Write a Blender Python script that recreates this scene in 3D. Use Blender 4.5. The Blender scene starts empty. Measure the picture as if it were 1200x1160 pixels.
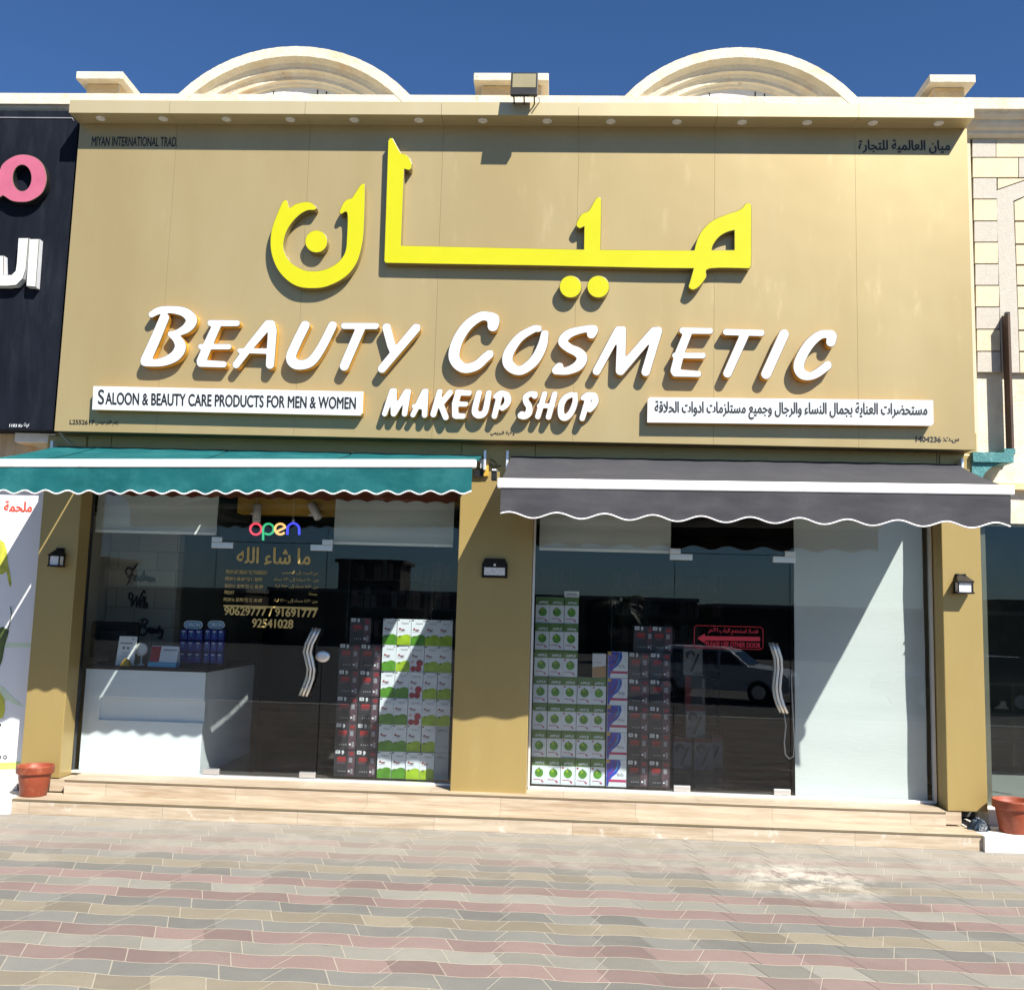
import bpy, bmesh, math, random
import numpy as np
from mathutils import Vector, Matrix, Quaternion

random.seed(7)
S = bpy.context.scene
C = S.collection

# ------------------------------------------------------------------ camera, world, sun, exposure
F, YAW, PITCH, ROLL, CX, CZ, CD = 1165.352, -0.0458364, 0.1179174, 0.0283679, 0.485324, 1.855996, 9.343614
def cam_axes():
    cy, sy, cp, sp = math.cos(YAW), math.sin(YAW), math.cos(PITCH), math.sin(PITCH)
    cr, sr = math.cos(ROLL), math.sin(ROLL)
    fw = Vector((sy*cp, cy*cp, sp)); rt = Vector((cy, -sy, 0)); up = rt.cross(fw)
    return cr*rt + sr*up, -sr*rt + cr*up, fw
AX = cam_axes()
cam = bpy.data.objects.new('camera', bpy.data.cameras.new('camera'))
C.objects.link(cam)
cam.data.sensor_fit = 'HORIZONTAL'; cam.data.sensor_width = 36
cam.data.lens = F/1200*36
cam.data.clip_end = 2000; cam.data.clip_start = 0.05
m = Matrix((AX[0], AX[1], -AX[2])).transposed().to_4x4()
m.translation = (CX, -CD, CZ)
cam.matrix_world = m
S.camera = cam

SUN = Vector((0.74, -1.0, 1.27)).normalized()          # direction to the sun
S.world = bpy.data.worlds.new('World'); S.world.use_nodes = True
wn = S.world.node_tree
for n in list(wn.nodes): wn.nodes.remove(n)
sky = wn.nodes.new('ShaderNodeTexSky'); sky.sky_type = 'NISHITA'; sky.sun_disc = False
sky.sun_elevation = math.asin(SUN.z); sky.sun_rotation = math.atan2(SUN.x, SUN.y)
sky.altitude = 0; sky.air_density = 1.0; sky.dust_density = 0.3; sky.ozone_density = 5.0
bg = wn.nodes.new('ShaderNodeBackground'); bg.inputs['Strength'].default_value = 0.045
wo = wn.nodes.new('ShaderNodeOutputWorld')
tn = wn.nodes.new('ShaderNodeMix'); tn.data_type = 'RGBA'; tn.blend_type = 'MULTIPLY'; tn.inputs['Factor'].default_value = 1.0
tn.inputs['B'].default_value = (0.66, 0.93, 1.22, 1)       # a clear, deep blue desert sky
wn.links.new(sky.outputs[0], tn.inputs['A']); wn.links.new(tn.outputs['Result'], bg.inputs['Color']); wn.links.new(bg.outputs[0], wo.inputs['Surface'])
sun = bpy.data.objects.new('sun', bpy.data.lights.new('sun', 'SUN')); C.objects.link(sun)
sun.data.energy = 5.0; sun.data.angle = math.radians(0.5); sun.data.color = (1.0, 0.95, 0.87)
sun.rotation_mode = 'QUATERNION'; sun.rotation_quaternion = (-SUN).to_track_quat('-Z', 'Y')
sun.location = SUN*40
S.view_settings.view_transform = 'Standard'; S.view_settings.look = 'None'
S.view_settings.exposure = 1.05; S.view_settings.gamma = 1.0
S.cycles.max_bounces = 10; S.cycles.transparent_max_bounces = 24; S.cycles.transmission_bounces = 8

# ------------------------------------------------------------------ measuring helpers
def ray(px, py): return AX[2] + AX[0]*((px-600)/F) + AX[1]*((580-py)/F)
def U(px, py, Y):
    """photo pixel -> (x, z) on the upright plane y = Y"""
    d = ray(px, py); t = (Y+CD)/d.y
    return CX+d.x*t, CZ+d.z*t
def G(px, py, z):
    """photo pixel -> (x, y) on the level plane at height z"""
    d = ray(px, py); t = (z-CZ)/d.z
    return CX+d.x*t, -CD+d.y*t

# ------------------------------------------------------------------ materials
MATS = {}
def nodes_of(name):
    mt = bpy.data.materials.new(name); mt.use_nodes = True
    nt = mt.node_tree
    return mt, nt, nt.nodes['Principled BSDF']
def mat(name, col, rough=0.6, metal=0.0, var=0.08, scale=6.0, bump=0.0, bscale=60.0, emit=0.0, spec=0.5, stain=None, stain_scale=1.5, stretch=None):
    """plain surface with broad and fine colour variation and a little bump"""
    mt, nt, b = nodes_of(name)
    L = nt.links.new
    geo = nt.nodes.new('ShaderNodeNewGeometry')
    vec = geo.outputs['Position']
    if stretch:
        mp = nt.nodes.new('ShaderNodeMapping'); mp.inputs['Scale'].default_value = stretch
        L(vec, mp.inputs['Vector']); vec = mp.outputs[0]
    b.inputs['Roughness'].default_value = rough; b.inputs['Metallic'].default_value = metal
    b.inputs['Specular IOR Level'].default_value = spec
    n1 = nt.nodes.new('ShaderNodeTexNoise'); n1.inputs['Scale'].default_value = scale; n1.inputs['Detail'].default_value = 6
    L(vec, n1.inputs['Vector'])
    rp = nt.nodes.new('ShaderNodeValToRGB')
    rp.color_ramp.elements[0].position = 0.3; rp.color_ramp.elements[1].position = 0.7
    rp.color_ramp.elements[0].color = tuple(max(0, c*(1-var)) for c in col)+(1,)
    rp.color_ramp.elements[1].color = tuple(min(1, c*(1+var)) for c in col)+(1,)
    L(n1.outputs['Fac'], rp.inputs['Fac'])
    out = rp.outputs['Color']
    if stain:
        n2 = nt.nodes.new('ShaderNodeTexNoise'); n2.inputs['Scale'].default_value = stain_scale; n2.inputs['Detail'].default_value = 8
        n2.inputs['Roughness'].default_value = 0.7
        L(vec, n2.inputs['Vector'])
        r2 = nt.nodes.new('ShaderNodeValToRGB'); r2.color_ramp.elements[0].position = 0.52; r2.color_ramp.elements[1].position = 0.72
        L(n2.outputs['Fac'], r2.inputs['Fac'])
        mx = nt.nodes.new('ShaderNodeMix'); mx.data_type = 'RGBA'
        L(r2.outputs['Color'], mx.inputs['Factor']); L(out, mx.inputs['A']); mx.inputs['B'].default_value = tuple(stain)+(1,)
        out = mx.outputs['Result']
    if name.startswith('plaster'):           # chips and grime
        q = MX(nt); k = q.op('MULTIPLY', q.step(q.noise(vec, 11, 6, 0.75), 0.62, 0.70), 0.75)
        out = q.mix(k, out, (0.16, 0.12, 0.08))
    L(out, b.inputs['Base Color'])
    if rough > 0.15:
        mr = nt.nodes.new('ShaderNodeMapRange'); mr.inputs['To Min'].default_value = rough*0.88; mr.inputs['To Max'].default_value = min(1, rough*1.12)
        L(n1.outputs['Fac'], mr.inputs['Value']); L(mr.outputs[0], b.inputs['Roughness'])
    if bump:
        n3 = nt.nodes.new('ShaderNodeTexNoise'); n3.inputs['Scale'].default_value = bscale; n3.inputs['Detail'].default_value = 5
        L(vec, n3.inputs['Vector'])
        bp = nt.nodes.new('ShaderNodeBump'); bp.inputs['Strength'].default_value = bump; bp.inputs['Distance'].default_value = 0.02
        L(n3.outputs['Fac'], bp.inputs['Height']); L(bp.outputs[0], b.inputs['Normal'])
    if emit:
        b.inputs['Emission Color'].default_value = tuple(col)+(1,); b.inputs['Emission Strength'].default_value = emit
    MATS[name] = mt
    return mt

class MX:
    """tiny maths-node writer"""
    def __init__(s, nt): s.nt = nt
    def op(s, o, *a):
        n = s.nt.nodes.new('ShaderNodeMath'); n.operation = o
        for i, v in enumerate(a):
            if isinstance(v, (int, float)): n.inputs[i].default_value = v
            else: s.nt.links.new(v, n.inputs[i])
        return n.outputs[0]
    def mix(s, f, a, b):
        n = s.nt.nodes.new('ShaderNodeMix'); n.data_type = 'RGBA'
        for k, v in (('Factor', f), ('A', a), ('B', b)):
            if isinstance(v, (int, float)): n.inputs[k].default_value = v
            elif isinstance(v, tuple): n.inputs[k].default_value = v+(1,)
            else: s.nt.links.new(v, n.inputs[k])
        return n.outputs['Result']
    def noise(s, vec, scale, detail=5, rough=0.55):
        n = s.nt.nodes.new('ShaderNodeTexNoise'); n.inputs['Scale'].default_value = scale
        n.inputs['Detail'].default_value = detail; n.inputs['Roughness'].default_value = rough
        s.nt.links.new(vec, n.inputs['Vector']); return n.outputs['Fac']
    def step(s, v, a, b):
        n = s.nt.nodes.new('ShaderNodeMapRange'); n.interpolation_type = 'SMOOTHSTEP'
        s.nt.links.new(v, n.inputs['Value']); n.inputs['From Min'].default_value = a; n.inputs['From Max'].default_value = b
        return n.outputs[0]

def paver_material():
    mt, nt, b = nodes_of('paver'); q = MX(nt)
    geo = nt.nodes.new('ShaderNodeNewGeometry'); P = geo.outputs['Position']
    sx = nt.nodes.new('ShaderNodeSeparateXYZ'); nt.links.new(P, sx.inputs[0]); x, y = sx.outputs[0], sx.outputs[1]
    wob = q.op('MULTIPLY', q.op('SUBTRACT', q.noise(P, 1.3, 3), 0.5), 0.05)
    wave = q.op('MULTIPLY', q.op('SINE', q.op('MULTIPLY', q.op('ADD', x, 1.74), 2*math.pi/0.56)), 0.015)
    yy = q.op('DIVIDE', q.op('ADD', q.op('ADD', q.op('ADD', y, wave), wob), 4.286+0.095+0.19*60), 0.19)
    row = q.op('FLOOR', yy); fr = q.op('FRACT', yy)
    k = q.op('FLOORED_MODULO', row, 6.0)
    rp = nt.nodes.new('ShaderNodeValToRGB'); rp.color_ramp.interpolation = 'CONSTANT'
    cols = [(0.205, 0.178, 0.128), (0.150, 0.150, 0.136), (0.195, 0.137, 0.124), (0.204, 0.199, 0.170), (0.198, 0.139, 0.126), (0.156, 0.155, 0.141)]
    e = rp.color_ramp.elements
    while len(e) < 6: e.new(0.5)
    for i in range(6):
        e[i].position = i/6; e[i].color = cols[i]+(1,)
    nt.links.new(q.op('ADD', q.op('DIVIDE', k, 6.0), 0.01), rp.inputs['Fac'])
    # joints
    # the stones have slanting ends, leaning one way and the other in turn
    sl = q.op('MULTIPLY', q.op('SUBTRACT', fr, 0.5), 0.07)
    u = q.op('DIVIDE', q.op('ADD', q.op('ADD', x, 1.74+0.56*60), sl), 0.56)
    fu = q.op('FRACT', u)
    ub = q.op('FRACT', q.op('DIVIDE', q.op('SUBTRACT', q.op('ADD', x, 1.74+0.56*60), sl), 0.56))
    dj = q.op('MULTIPLY', q.op('MINIMUM', fu, q.op('SUBTRACT', 1.0, fu)), 0.56)
    dm = q.op('MULTIPLY', q.op('ABSOLUTE', q.op('SUBTRACT', ub, 0.5)), 0.56)
    dr = q.op('MULTIPLY', q.op('MINIMUM', fr, q.op('SUBTRACT', 1.0, fr)), 0.19)
    jn = q.op('MULTIPLY', q.noise(P, 14, 4), 0.004)
    white = q.op('SUBTRACT', 1.0, q.step(q.op('ADD', dj, jn), 0.004, 0.0075))
    thin = q.op('SUBTRACT', 1.0, q.step(q.op('ADD', dm, jn), 0.004, 0.0075))
    rowj = q.op('SUBTRACT', 1.0, q.step(q.op('ADD', dr, jn), 0.004, 0.0085))
    # each stone a little different
    wn_ = nt.nodes.new('ShaderNodeTexWhiteNoise'); wn_.noise_dimensions = '2D'
    cb = nt.nodes.new('ShaderNodeCombineXYZ'); nt.links.new(q.op('FLOOR', q.op('MULTIPLY', u, 2.0)), cb.inputs[0]); nt.links.new(row, cb.inputs[1])
    nt.links.new(cb.outputs[0], wn_.inputs['Vector'])
    tone = q.op('ADD', 0.78, q.op('MULTIPLY', wn_.outputs['Value'], 0.42))
    fine = q.op('ADD', 0.55, q.op('MULTIPLY', q.noise(P, 110, 4, 0.75), 0.9))
    big = q.op('ADD', 0.8, q.op('MULTIPLY', q.noise(P, 2.2, 6, 0.65), 0.4))
    tm = q.op('MULTIPLY', q.op('MULTIPLY', tone, fine), big)
    vm = nt.nodes.new('ShaderNodeVectorMath'); vm.operation = 'SCALE'
    nt.links.new(rp.outputs[0], vm.inputs[0]); nt.links.new(tm, vm.inputs['Scale'])
    col = vm.outputs[0]
    # pale dust, most of it by the steps
    near = q.step(y, -2.6, -0.7)
    dn = q.step(q.noise(P, 1.6, 8, 0.7), 0.47, 0.72)
    dust = q.op('MULTIPLY', q.op('ADD', q.op('MULTIPLY', near, 0.62), q.op('MULTIPLY', dn, q.op('ADD', 0.15, near))), 0.85)
    dust = q.op('MINIMUM', q.op('ADD', dust, 0.08), 0.85)
    col = q.mix(dust, col, (0.31, 0.285, 0.245))
    # dark spots and smudges
    spot = q.op('ADD', q.op('MULTIPLY', q.step(q.noise(P, 9, 4, 0.6), 0.66, 0.75), 0.45), q.op('MULTIPLY', q.step(q.noise(P, 60, 4, 0.7), 0.60, 0.72), 0.35))
    col = q.mix(spot, col, (0.09, 0.085, 0.075))
    # a spill of white powder
    vd = nt.nodes.new('ShaderNodeVectorMath'); vd.operation = 'DISTANCE'; nt.links.new(P, vd.inputs[0])
    sxp, syp = G(940, 1030, 0); vd.inputs[1].default_value = (sxp, syp, 0)
    pw = q.op('MULTIPLY', q.op('SUBTRACT', 1.0, q.step(vd.outputs['Value'], 0.1, 0.75)), q.step(q.noise(P, 5, 8, 0.75), 0.42, 0.62))
    col = q.mix(q.op('MULTIPLY', pw, 0.8), col, (0.6, 0.55, 0.46))
    col = q.mix(q.op('MULTIPLY', rowj, 0.8), col, (0.38, 0.335, 0.26))
    
    rt = q.step(x, 0.3, 1.6)  # one set of joints darkens rightwards: sunlight on their edges painted into the colour
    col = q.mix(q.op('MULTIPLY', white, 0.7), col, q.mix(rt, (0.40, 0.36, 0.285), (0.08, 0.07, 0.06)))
    col = q.mix(q.op('MULTIPLY', thin, 0.6), col, (0.40, 0.36, 0.285))
    nt.links.new(col, b.inputs['Base Color'])
    b.inputs['Roughness'].default_value = 0.85; b.inputs['Specular IOR Level'].default_value = 0.25
    bp = nt.nodes.new('ShaderNodeBump'); bp.inputs['Strength'].default_value = 0.5; bp.inputs['Distance'].default_value = 0.006
    h = q.op('SUBTRACT', q.op('MULTIPLY', q.noise(P, 160, 3), 0.5), q.op('MULTIPLY', q.op('MAXIMUM', q.op('MAXIMUM', rowj, white), thin), 0.8))
    nt.links.new(h, bp.inputs['Height']); nt.links.new(bp.outputs[0], b.inputs['Normal'])
    MATS['paver'] = mt

def wood_tile_material():
    mt, nt, b = nodes_of('wood_tile'); q = MX(nt)
    geo = nt.nodes.new('ShaderNodeNewGeometry'); P = geo.outputs['Position']
    sx = nt.nodes.new('ShaderNodeSeparateXYZ'); nt.links.new(P, sx.inputs[0]); x, y, z = sx.outputs
    mp = nt.nodes.new('ShaderNodeMapping'); mp.inputs['Scale'].default_value = (0.9, 9, 14); nt.links.new(P, mp.inputs[0])
    g = q.noise(mp.outputs[0], 2.6, 8, 0.62)
    band = q.op('FLOOR', q.op('DIVIDE', q.op('ADD', z, 0.02), 0.135))
    xs = q.op('DIVIDE', q.op('ADD', q.op('ADD', x, 30.0), q.op('MULTIPLY', band, 0.63)), 1.18)
    tile = q.op('FLOOR', xs)
    w = nt.nodes.new('ShaderNodeTexWhiteNoise'); w.noise_dimensions = '2D'
    cb = nt.nodes.new('ShaderNodeCombineXYZ'); nt.links.new(tile, cb.inputs[0]); nt.links.new(band, cb.inputs[1]); nt.links.new(cb.outputs[0], w.inputs['Vector'])
    col = q.mix(q.step(g, 0.32, 0.7), (0.30, 0.222, 0.145), (0.46, 0.385, 0.285))
    col = q.mix(q.op('MULTIPLY', w.outputs['Value'], 0.3), col, (0.54, 0.465, 0.36))
    fr = q.op('FRACT', xs); d = q.op('MINIMUM', fr, q.op('SUBTRACT', 1.0, fr))
    col = q.mix(q.op('MULTIPLY', q.op('SUBTRACT', 1.0, q.step(d, 0.001, 0.003)), 0.7), col, (0.2, 0.15, 0.1))
    scuff = q.op('MULTIPLY', q.step(q.noise(P, 6, 8, 0.75), 0.56, 0.68), q.op('SUBTRACT', 1.0, q.step(z, 0.1, 0.16)))
    col = q.mix(q.op('MULTIPLY', scuff, 0.6), col, (0.62, 0.58, 0.52))
    smud = q.op('MULTIPLY', q.step(q.noise(P, 4, 8, 0.7), 0.55, 0.75), 0.45)
    col = q.mix(smud, col, (0.30, 0.26, 0.20))
    nt.links.new(col, b.inputs['Base Color']); b.inputs['Roughness'].default_value = 0.5
    MATS['wood_tile'] = mt

def glass_material(name, tint, k=1.0):
    mt = bpy.data.materials.new(name); mt.use_nodes = True; nt = mt.node_tree; L = nt.links.new
    for n in list(nt.nodes): nt.nodes.remove(n)
    o = nt.nodes.new('ShaderNodeOutputMaterial'); mx = nt.nodes.new('ShaderNodeMixShader')
    tr = nt.nodes.new('ShaderNodeBsdfTransparent'); tr.inputs[0].default_value = tint+(1,)
    gl = nt.nodes.new('ShaderNodeBsdfGlossy'); gl.inputs['Roughness'].default_value = 0.0
    lw = nt.nodes.new('ShaderNodeLayerWeight')
    # faint smears of dust on the pane
    df = nt.nodes.new('ShaderNodeBsdfDiffuse'); df.inputs[0].default_value = (0.6, 0.6, 0.56, 1)
    geo = nt.nodes.new('ShaderNodeNewGeometry'); q = MX(nt)
    ns = q.op('MULTIPLY', q.step(q.noise(geo.outputs['Position'], 2.2, 9, 0.72), 0.45, 0.8), 0.006)
    m2 = nt.nodes.new('ShaderNodeMixShader')
    # Schlick reflectance, the same from both sides of the thin pane
    F0 = q.op('ADD', 0.04, q.op('MULTIPLY', 0.96, q.op('POWER', lw.outputs['Facing'], 5.0)))
    L(q.op('MINIMUM', q.op('MULTIPLY', F0, k), 1.0), mx.inputs[0]); L(tr.outputs[0], mx.inputs[1]); L(gl.outputs[0], mx.inputs[2])
    L(ns, m2.inputs[0]); L(mx.outputs[0], m2.inputs[1]); L(df.outputs[0], m2.inputs[2]); L(m2.outputs[0], o.inputs[0])
    MATS[name] = mt

def panel_material(name, a, bcol, metal=0.35, rough=0.36):
    """brushed gold composite panel: slight colour drift, faint waviness, dust streaks"""
    mt, nt, b = nodes_of(name); q = MX(nt)
    geo = nt.nodes.new('ShaderNodeNewGeometry'); P = geo.outputs['Position']
    mp = nt.nodes.new('ShaderNodeMapping'); mp.inputs['Scale'].default_value = (1, 1, 0.25); nt.links.new(P, mp.inputs[0])
    n = q.noise(mp.outputs[0], 0.9, 5, 0.6)
    st = q.step(q.noise(mp.outputs[0], 7, 8, 0.75), 0.55, 0.85)
    col = q.mix(q.step(n, 0.3, 0.7), a, bcol)
    col = q.mix(q.op('MULTIPLY', st, 0.18), col, (0.5, 0.45, 0.36))
    nt.links.new(col, b.inputs['Base Color'])
    b.inputs['Metallic'].default_value = metal
    nt.links.new(q.op('ADD', rough, q.op('MULTIPLY', st, 0.15)), b.inputs['Roughness'])
    bp = nt.nodes.new('ShaderNodeBump'); bp.inputs['Strength'].default_value = 0.1; bp.inputs['Distance'].default_value = 0.05
    nt.links.new(q.noise(P, 1.1, 2), bp.inputs['Height']); nt.links.new(bp.outputs[0], b.inputs['Normal'])
    MATS[name] = mt

def fabric_material(name, col, dirt, amount=0.5):
    mt, nt, b = nodes_of(name); q = MX(nt)
    geo = nt.nodes.new('ShaderNodeNewGeometry'); P = geo.outputs['Position']
    n = q.noise(P, 3.2, 8, 0.7); f = q.noise(P, 90, 3)
    c = q.mix(q.op('MULTIPLY', q.step(n, 0.42, 0.75), amount), col, dirt)
    c = q.mix(q.op('MULTIPLY', f, 0.25), c, tuple(v*0.6 for v in col))
    nt.links.new(c, b.inputs['Base Color']); b.inputs['Roughness'].default_value = 0.8; b.inputs['Specular IOR Level'].default_value = 0.2
    bp = nt.nodes.new('ShaderNodeBump'); bp.inputs['Strength'].default_value = 0.4; bp.inputs['Distance'].default_value = 0.05
    mp = nt.nodes.new('ShaderNodeMapping'); mp.inputs['Rotation'].default_value = (0, 0.5, 0.3); mp.inputs['Scale'].default_value = (1, 1, 3.0); nt.links.new(P, mp.inputs[0])
    nt.links.new(q.op('ADD', q.noise(mp.outputs[0], 2.0, 2, 0.4), q.op('MULTIPLY', f, 0.06)), bp.inputs['Height']); nt.links.new(bp.outputs[0], b.inputs['Normal'])
    MATS[name] = mt

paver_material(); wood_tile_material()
glass_material('glass', (0.93, 0.95, 0.948), 0.95); glass_material('dark_glass', (0.66, 0.70, 0.69), 1.3)
panel_material('gold', (0.365, 0.280, 0.130), (0.41, 0.325, 0.162))
panel_material('gold_dark', (0.345, 0.253, 0.092), (0.385, 0.285, 0.108))
panel_material('gold_fascia', (0.50, 0.42, 0.24), (0.54, 0.46, 0.28))
fabric_material('teal_fabric', (0.004, 0.088, 0.096), (0.03, 0.17, 0.175), 0.7)
fabric_material('grey_fabric', (0.050, 0.051, 0.058), (0.078, 0.077, 0.079), 0.5)
fabric_material('rust_fabric', (0.16, 0.035, 0.015), (0.22, 0.07, 0.03), 0.4)
mat('white_paint', (0.82, 0.82, 0.80), 0.35, var=0.03)
mat('letter_white', (0.56, 0.59, 0.61), 0.3, var=0.01)
mat('letter_side', (0.80, 0.44, 0.05), 0.3, metal=0.45, var=0.1)
mat('letter_trim', (0.10, 0.07, 0.03), 0.4)
mat('letter_yellow', (0.47, 0.455, 0.004), 0.3, var=0.02)
mat('letter_olive', (0.30, 0.24, 0.09), 0.3, metal=0.5)
mat('ink', (0.012, 0.012, 0.014), 0.5)
mat('black', (0.012, 0.012, 0.013), 0.6, spec=0.2)
def tile_wall(name):
    mt, nt, b = nodes_of(name); q = MX(nt)
    geo = nt.nodes.new('ShaderNodeNewGeometry'); P = geo.outputs['Position']
    sp = nt.nodes.new('ShaderNodeSeparateXYZ'); nt.links.new(P, sp.inputs[0])
    cb = nt.nodes.new('ShaderNodeCombineXYZ'); nt.links.new(sp.outputs[0], cb.inputs[0]); nt.links.new(sp.outputs[2], cb.inputs[1])
    br = nt.nodes.new('ShaderNodeTexBrick'); br.inputs['Scale'].default_value = 1.0; br.inputs['Brick Width'].default_value = 0.42; br.inputs['Row Height'].default_value = 0.2; br.inputs['Mortar Size'].default_value = 0.004
    br.inputs['Color1'].default_value = (0.50, 0.45, 0.36, 1); br.inputs['Color2'].default_value = (0.38, 0.34, 0.27, 1); br.inputs['Mortar'].default_value = (0.2, 0.18, 0.15, 1)
    nt.links.new(cb.outputs[0], br.inputs['Vector']); nt.links.new(q.mix(q.op('MULTIPLY', q.noise(P, 8, 6), 0.4), br.outputs['Color'], (0.3, 0.27, 0.22)), b.inputs['Base Color']); b.inputs['Roughness'].default_value = 0.6
    MATS[name] = mt
tile_wall('script_wall')
mat('rust_steel', (0.06, 0.03, 0.018), 0.7, var=0.3)
mat('black_metal', (0.02, 0.02, 0.022), 0.35, metal=0.3)
mat('seam_dark', (0.13, 0.10, 0.05), 0.6)
mat('steel', (0.74, 0.73, 0.71), 0.3, metal=0.8, var=0.03)
mat('alu', (0.78, 0.78, 0.78), 0.35, metal=0.6, var=0.04)
mat('bar_white', (0.84, 0.84, 0.86), 0.4, var=0.03, stain=(0.66, 0.62, 0.6), stain_scale=5)
mat('plaster', (0.60, 0.545, 0.43), 0.85, var=0.08, scale=9, bump=0.35, bscale=45, stain=(0.55, 0.42, 0.27), stain_scale=3.0)
mat('plaster_white', (0.66, 0.64, 0.59), 0.85, var=0.06, bump=0.4, bscale=40, stain=(0.6, 0.55, 0.46), stain_scale=4)
mat('cap_plaster', (0.72, 0.52, 0.27), 0.85, var=0.12, bump=0.4, bscale=40, stain=(0.6, 0.44, 0.25), stain_scale=5)
mat('stone_cream', (0.56, 0.48, 0.335), 0.85, var=0.07, scale=14, bump=0.2, bscale=55)
mat('stone_grey', (0.44, 0.405, 0.35), 0.85, var=0.06, scale=20, bump=0.2, bscale=70)
mat('grout_dark', (0.05, 0.04, 0.03), 0.9)
mat('navy_panel', (0.006, 0.008, 0.014), 0.65, spec=0.12, var=0.3, scale=4, stain=(0.014, 0.017, 0.024), stain_scale=3, stretch=(2, 2, 0.4))
mat('pink', (0.42, 0.105, 0.17), 0.35)
mat('rusty_wall', (0.55, 0.42, 0.27), 0.85, var=0.15, scale=3, bump=0.3, stain=(0.42, 0.2, 0.05), stain_scale=4, stretch=(3, 3, 0.5))
mat('teal_paint', (0.035, 0.17, 0.175), 0.6, var=0.15, bump=0.4, stain=(0.14, 0.3, 0.3), stain_scale=12)
mat('terracotta', (0.235, 0.045, 0.017), 0.55, var=0.12, scale=8, stain=(0.33, 0.11, 0.06), stain_scale=9)
mat('soil', (0.05, 0.03, 0.02), 0.95, bump=0.8, bscale=80)
mat('blind', (0.52, 0.555, 0.545), 0.75, var=0.03, scale=3, bump=0.08, bscale=30, stretch=(0.4, 1, 2))
mat('counter_white', (0.66, 0.71, 0.73), 0.3, var=0.03, scale=3, stretch=(0.6, 1, 6))
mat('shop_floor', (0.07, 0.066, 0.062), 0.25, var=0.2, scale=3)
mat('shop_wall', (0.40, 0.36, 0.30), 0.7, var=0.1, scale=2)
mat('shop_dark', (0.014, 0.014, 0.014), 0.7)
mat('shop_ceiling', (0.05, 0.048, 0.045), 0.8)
mat('yellow_beam', (0.45, 0.27, 0.03), 0.5)
mat('lamp_glow', (1.0, 0.96, 0.88), 0.4, emit=1.6)
mat('lens_off', (0.75, 0.74, 0.70), 0.3)
mat('lamp_panel', (0.62, 0.66, 0.70), 0.35, var=0.2, scale=60)
mat('flood_glass', (0.24, 0.215, 0.13), 0.12, var=0.06)
mat('gold_ink', (0.50, 0.37, 0.13), 0.4, metal=0.2)
mat('red_ink', (0.50, 0.016, 0.035), 0.5)
mat('red_letters', (0.55, 0.06, 0.03), 0.5)
mat('poster', (0.66, 0.67, 0.69), 0.45, var=0.01)
mat('pepper', (0.42, 0.42, 0.05), 0.4, var=0.25, scale=12)
mat('leaf_dark', (0.06, 0.09, 0.02), 0.5, var=0.4, scale=20)
mat('pale_green', (0.52, 0.62, 0.46), 0.5)
mat('lime', (0.40, 0.52, 0.12), 0.5)
mat('carton_white', (0.60, 0.64, 0.68), 0.4, var=0.02)
mat('carton_grey', (0.30, 0.35, 0.38), 0.5, var=0.05)
mat('print_green', (0.085, 0.17, 0.035), 0.45, var=0.15, scale=9)
mat('apple_green', (0.07, 0.22, 0.014), 0.35, var=0.25, scale=14)
mat('apple_lime', (0.26, 0.40, 0.015), 0.35, var=0.2, scale=14)
mat('cherry', (0.30, 0.012, 0.03), 0.35, var=0.3, scale=20)
mat('print_red', (0.26, 0.014, 0.016), 0.5)
mat('print_magenta', (0.38, 0.02, 0.10), 0.5)
mat('print_grey', (0.22, 0.22, 0.24), 0.5)
mat('print_pale', (0.55, 0.56, 0.58), 0.5)
mat('print_mauve', (0.07, 0.036, 0.048), 0.5, var=0.4, scale=30)
mat('print_blue', (0.012, 0.04, 0.36), 0.4, var=0.4, scale=12)
mat('print_purple', (0.10, 0.02, 0.20), 0.4, var=0.3, scale=12)
mat('print_gold', (0.45, 0.28, 0.04), 0.4)
mat('carton_black', (0.022, 0.022, 0.026), 0.4, var=0.2, scale=10)
mat('photo_grey', (0.27, 0.28, 0.28), 0.45, var=0.2, scale=9)
mat('carton_tan', (0.36, 0.20, 0.08), 0.5, var=0.15)
mat('blue_pack', (0.008, 0.02, 0.20), 0.3, var=0.3, scale=18)
mat('calendar_blue', (0.03, 0.22, 0.42), 0.45)
mat('scrap_blue', (0.004, 0.016, 0.03), 0.4, bump=0.3)
mat('neon_red', (0.75, 0.06, 0.10), 0.3, emit=0.7)
mat('neon_green', (0.05, 0.50, 0.22), 0.3, emit=0.6)
mat('neon_orange', (0.95, 0.48, 0.16), 0.3, emit=0.8)
mat('neon_blue', (0.05, 0.06, 0.85), 0.3, emit=0.9)
mat('asphalt', (0.055, 0.055, 0.055), 0.9, var=0.15, scale=20, bump=0.4)
mat('far_wall', (0.06, 0.053, 0.046), 0.9, var=0.15, scale=1)
mat('far_white', (0.30, 0.28, 0.25), 0.9)
mat('car_white', (0.75, 0.76, 0.77), 0.2)
mat('car_dark', (0.05, 0.06, 0.08), 0.2)
mat('car_glass', (0.02, 0.025, 0.03), 0.05)
mat('rubber', (0.02, 0.02, 0.02), 0.8)
mat('bark', (0.16, 0.11, 0.07), 0.9, bump=0.6)
mat('frond', (0.05, 0.085, 0.03), 0.6, var=0.3)
mat('cable_grey', (0.5, 0.48, 0.45), 0.5)
mat('cable_black', (0.02, 0.02, 0.02), 0.5)

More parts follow.
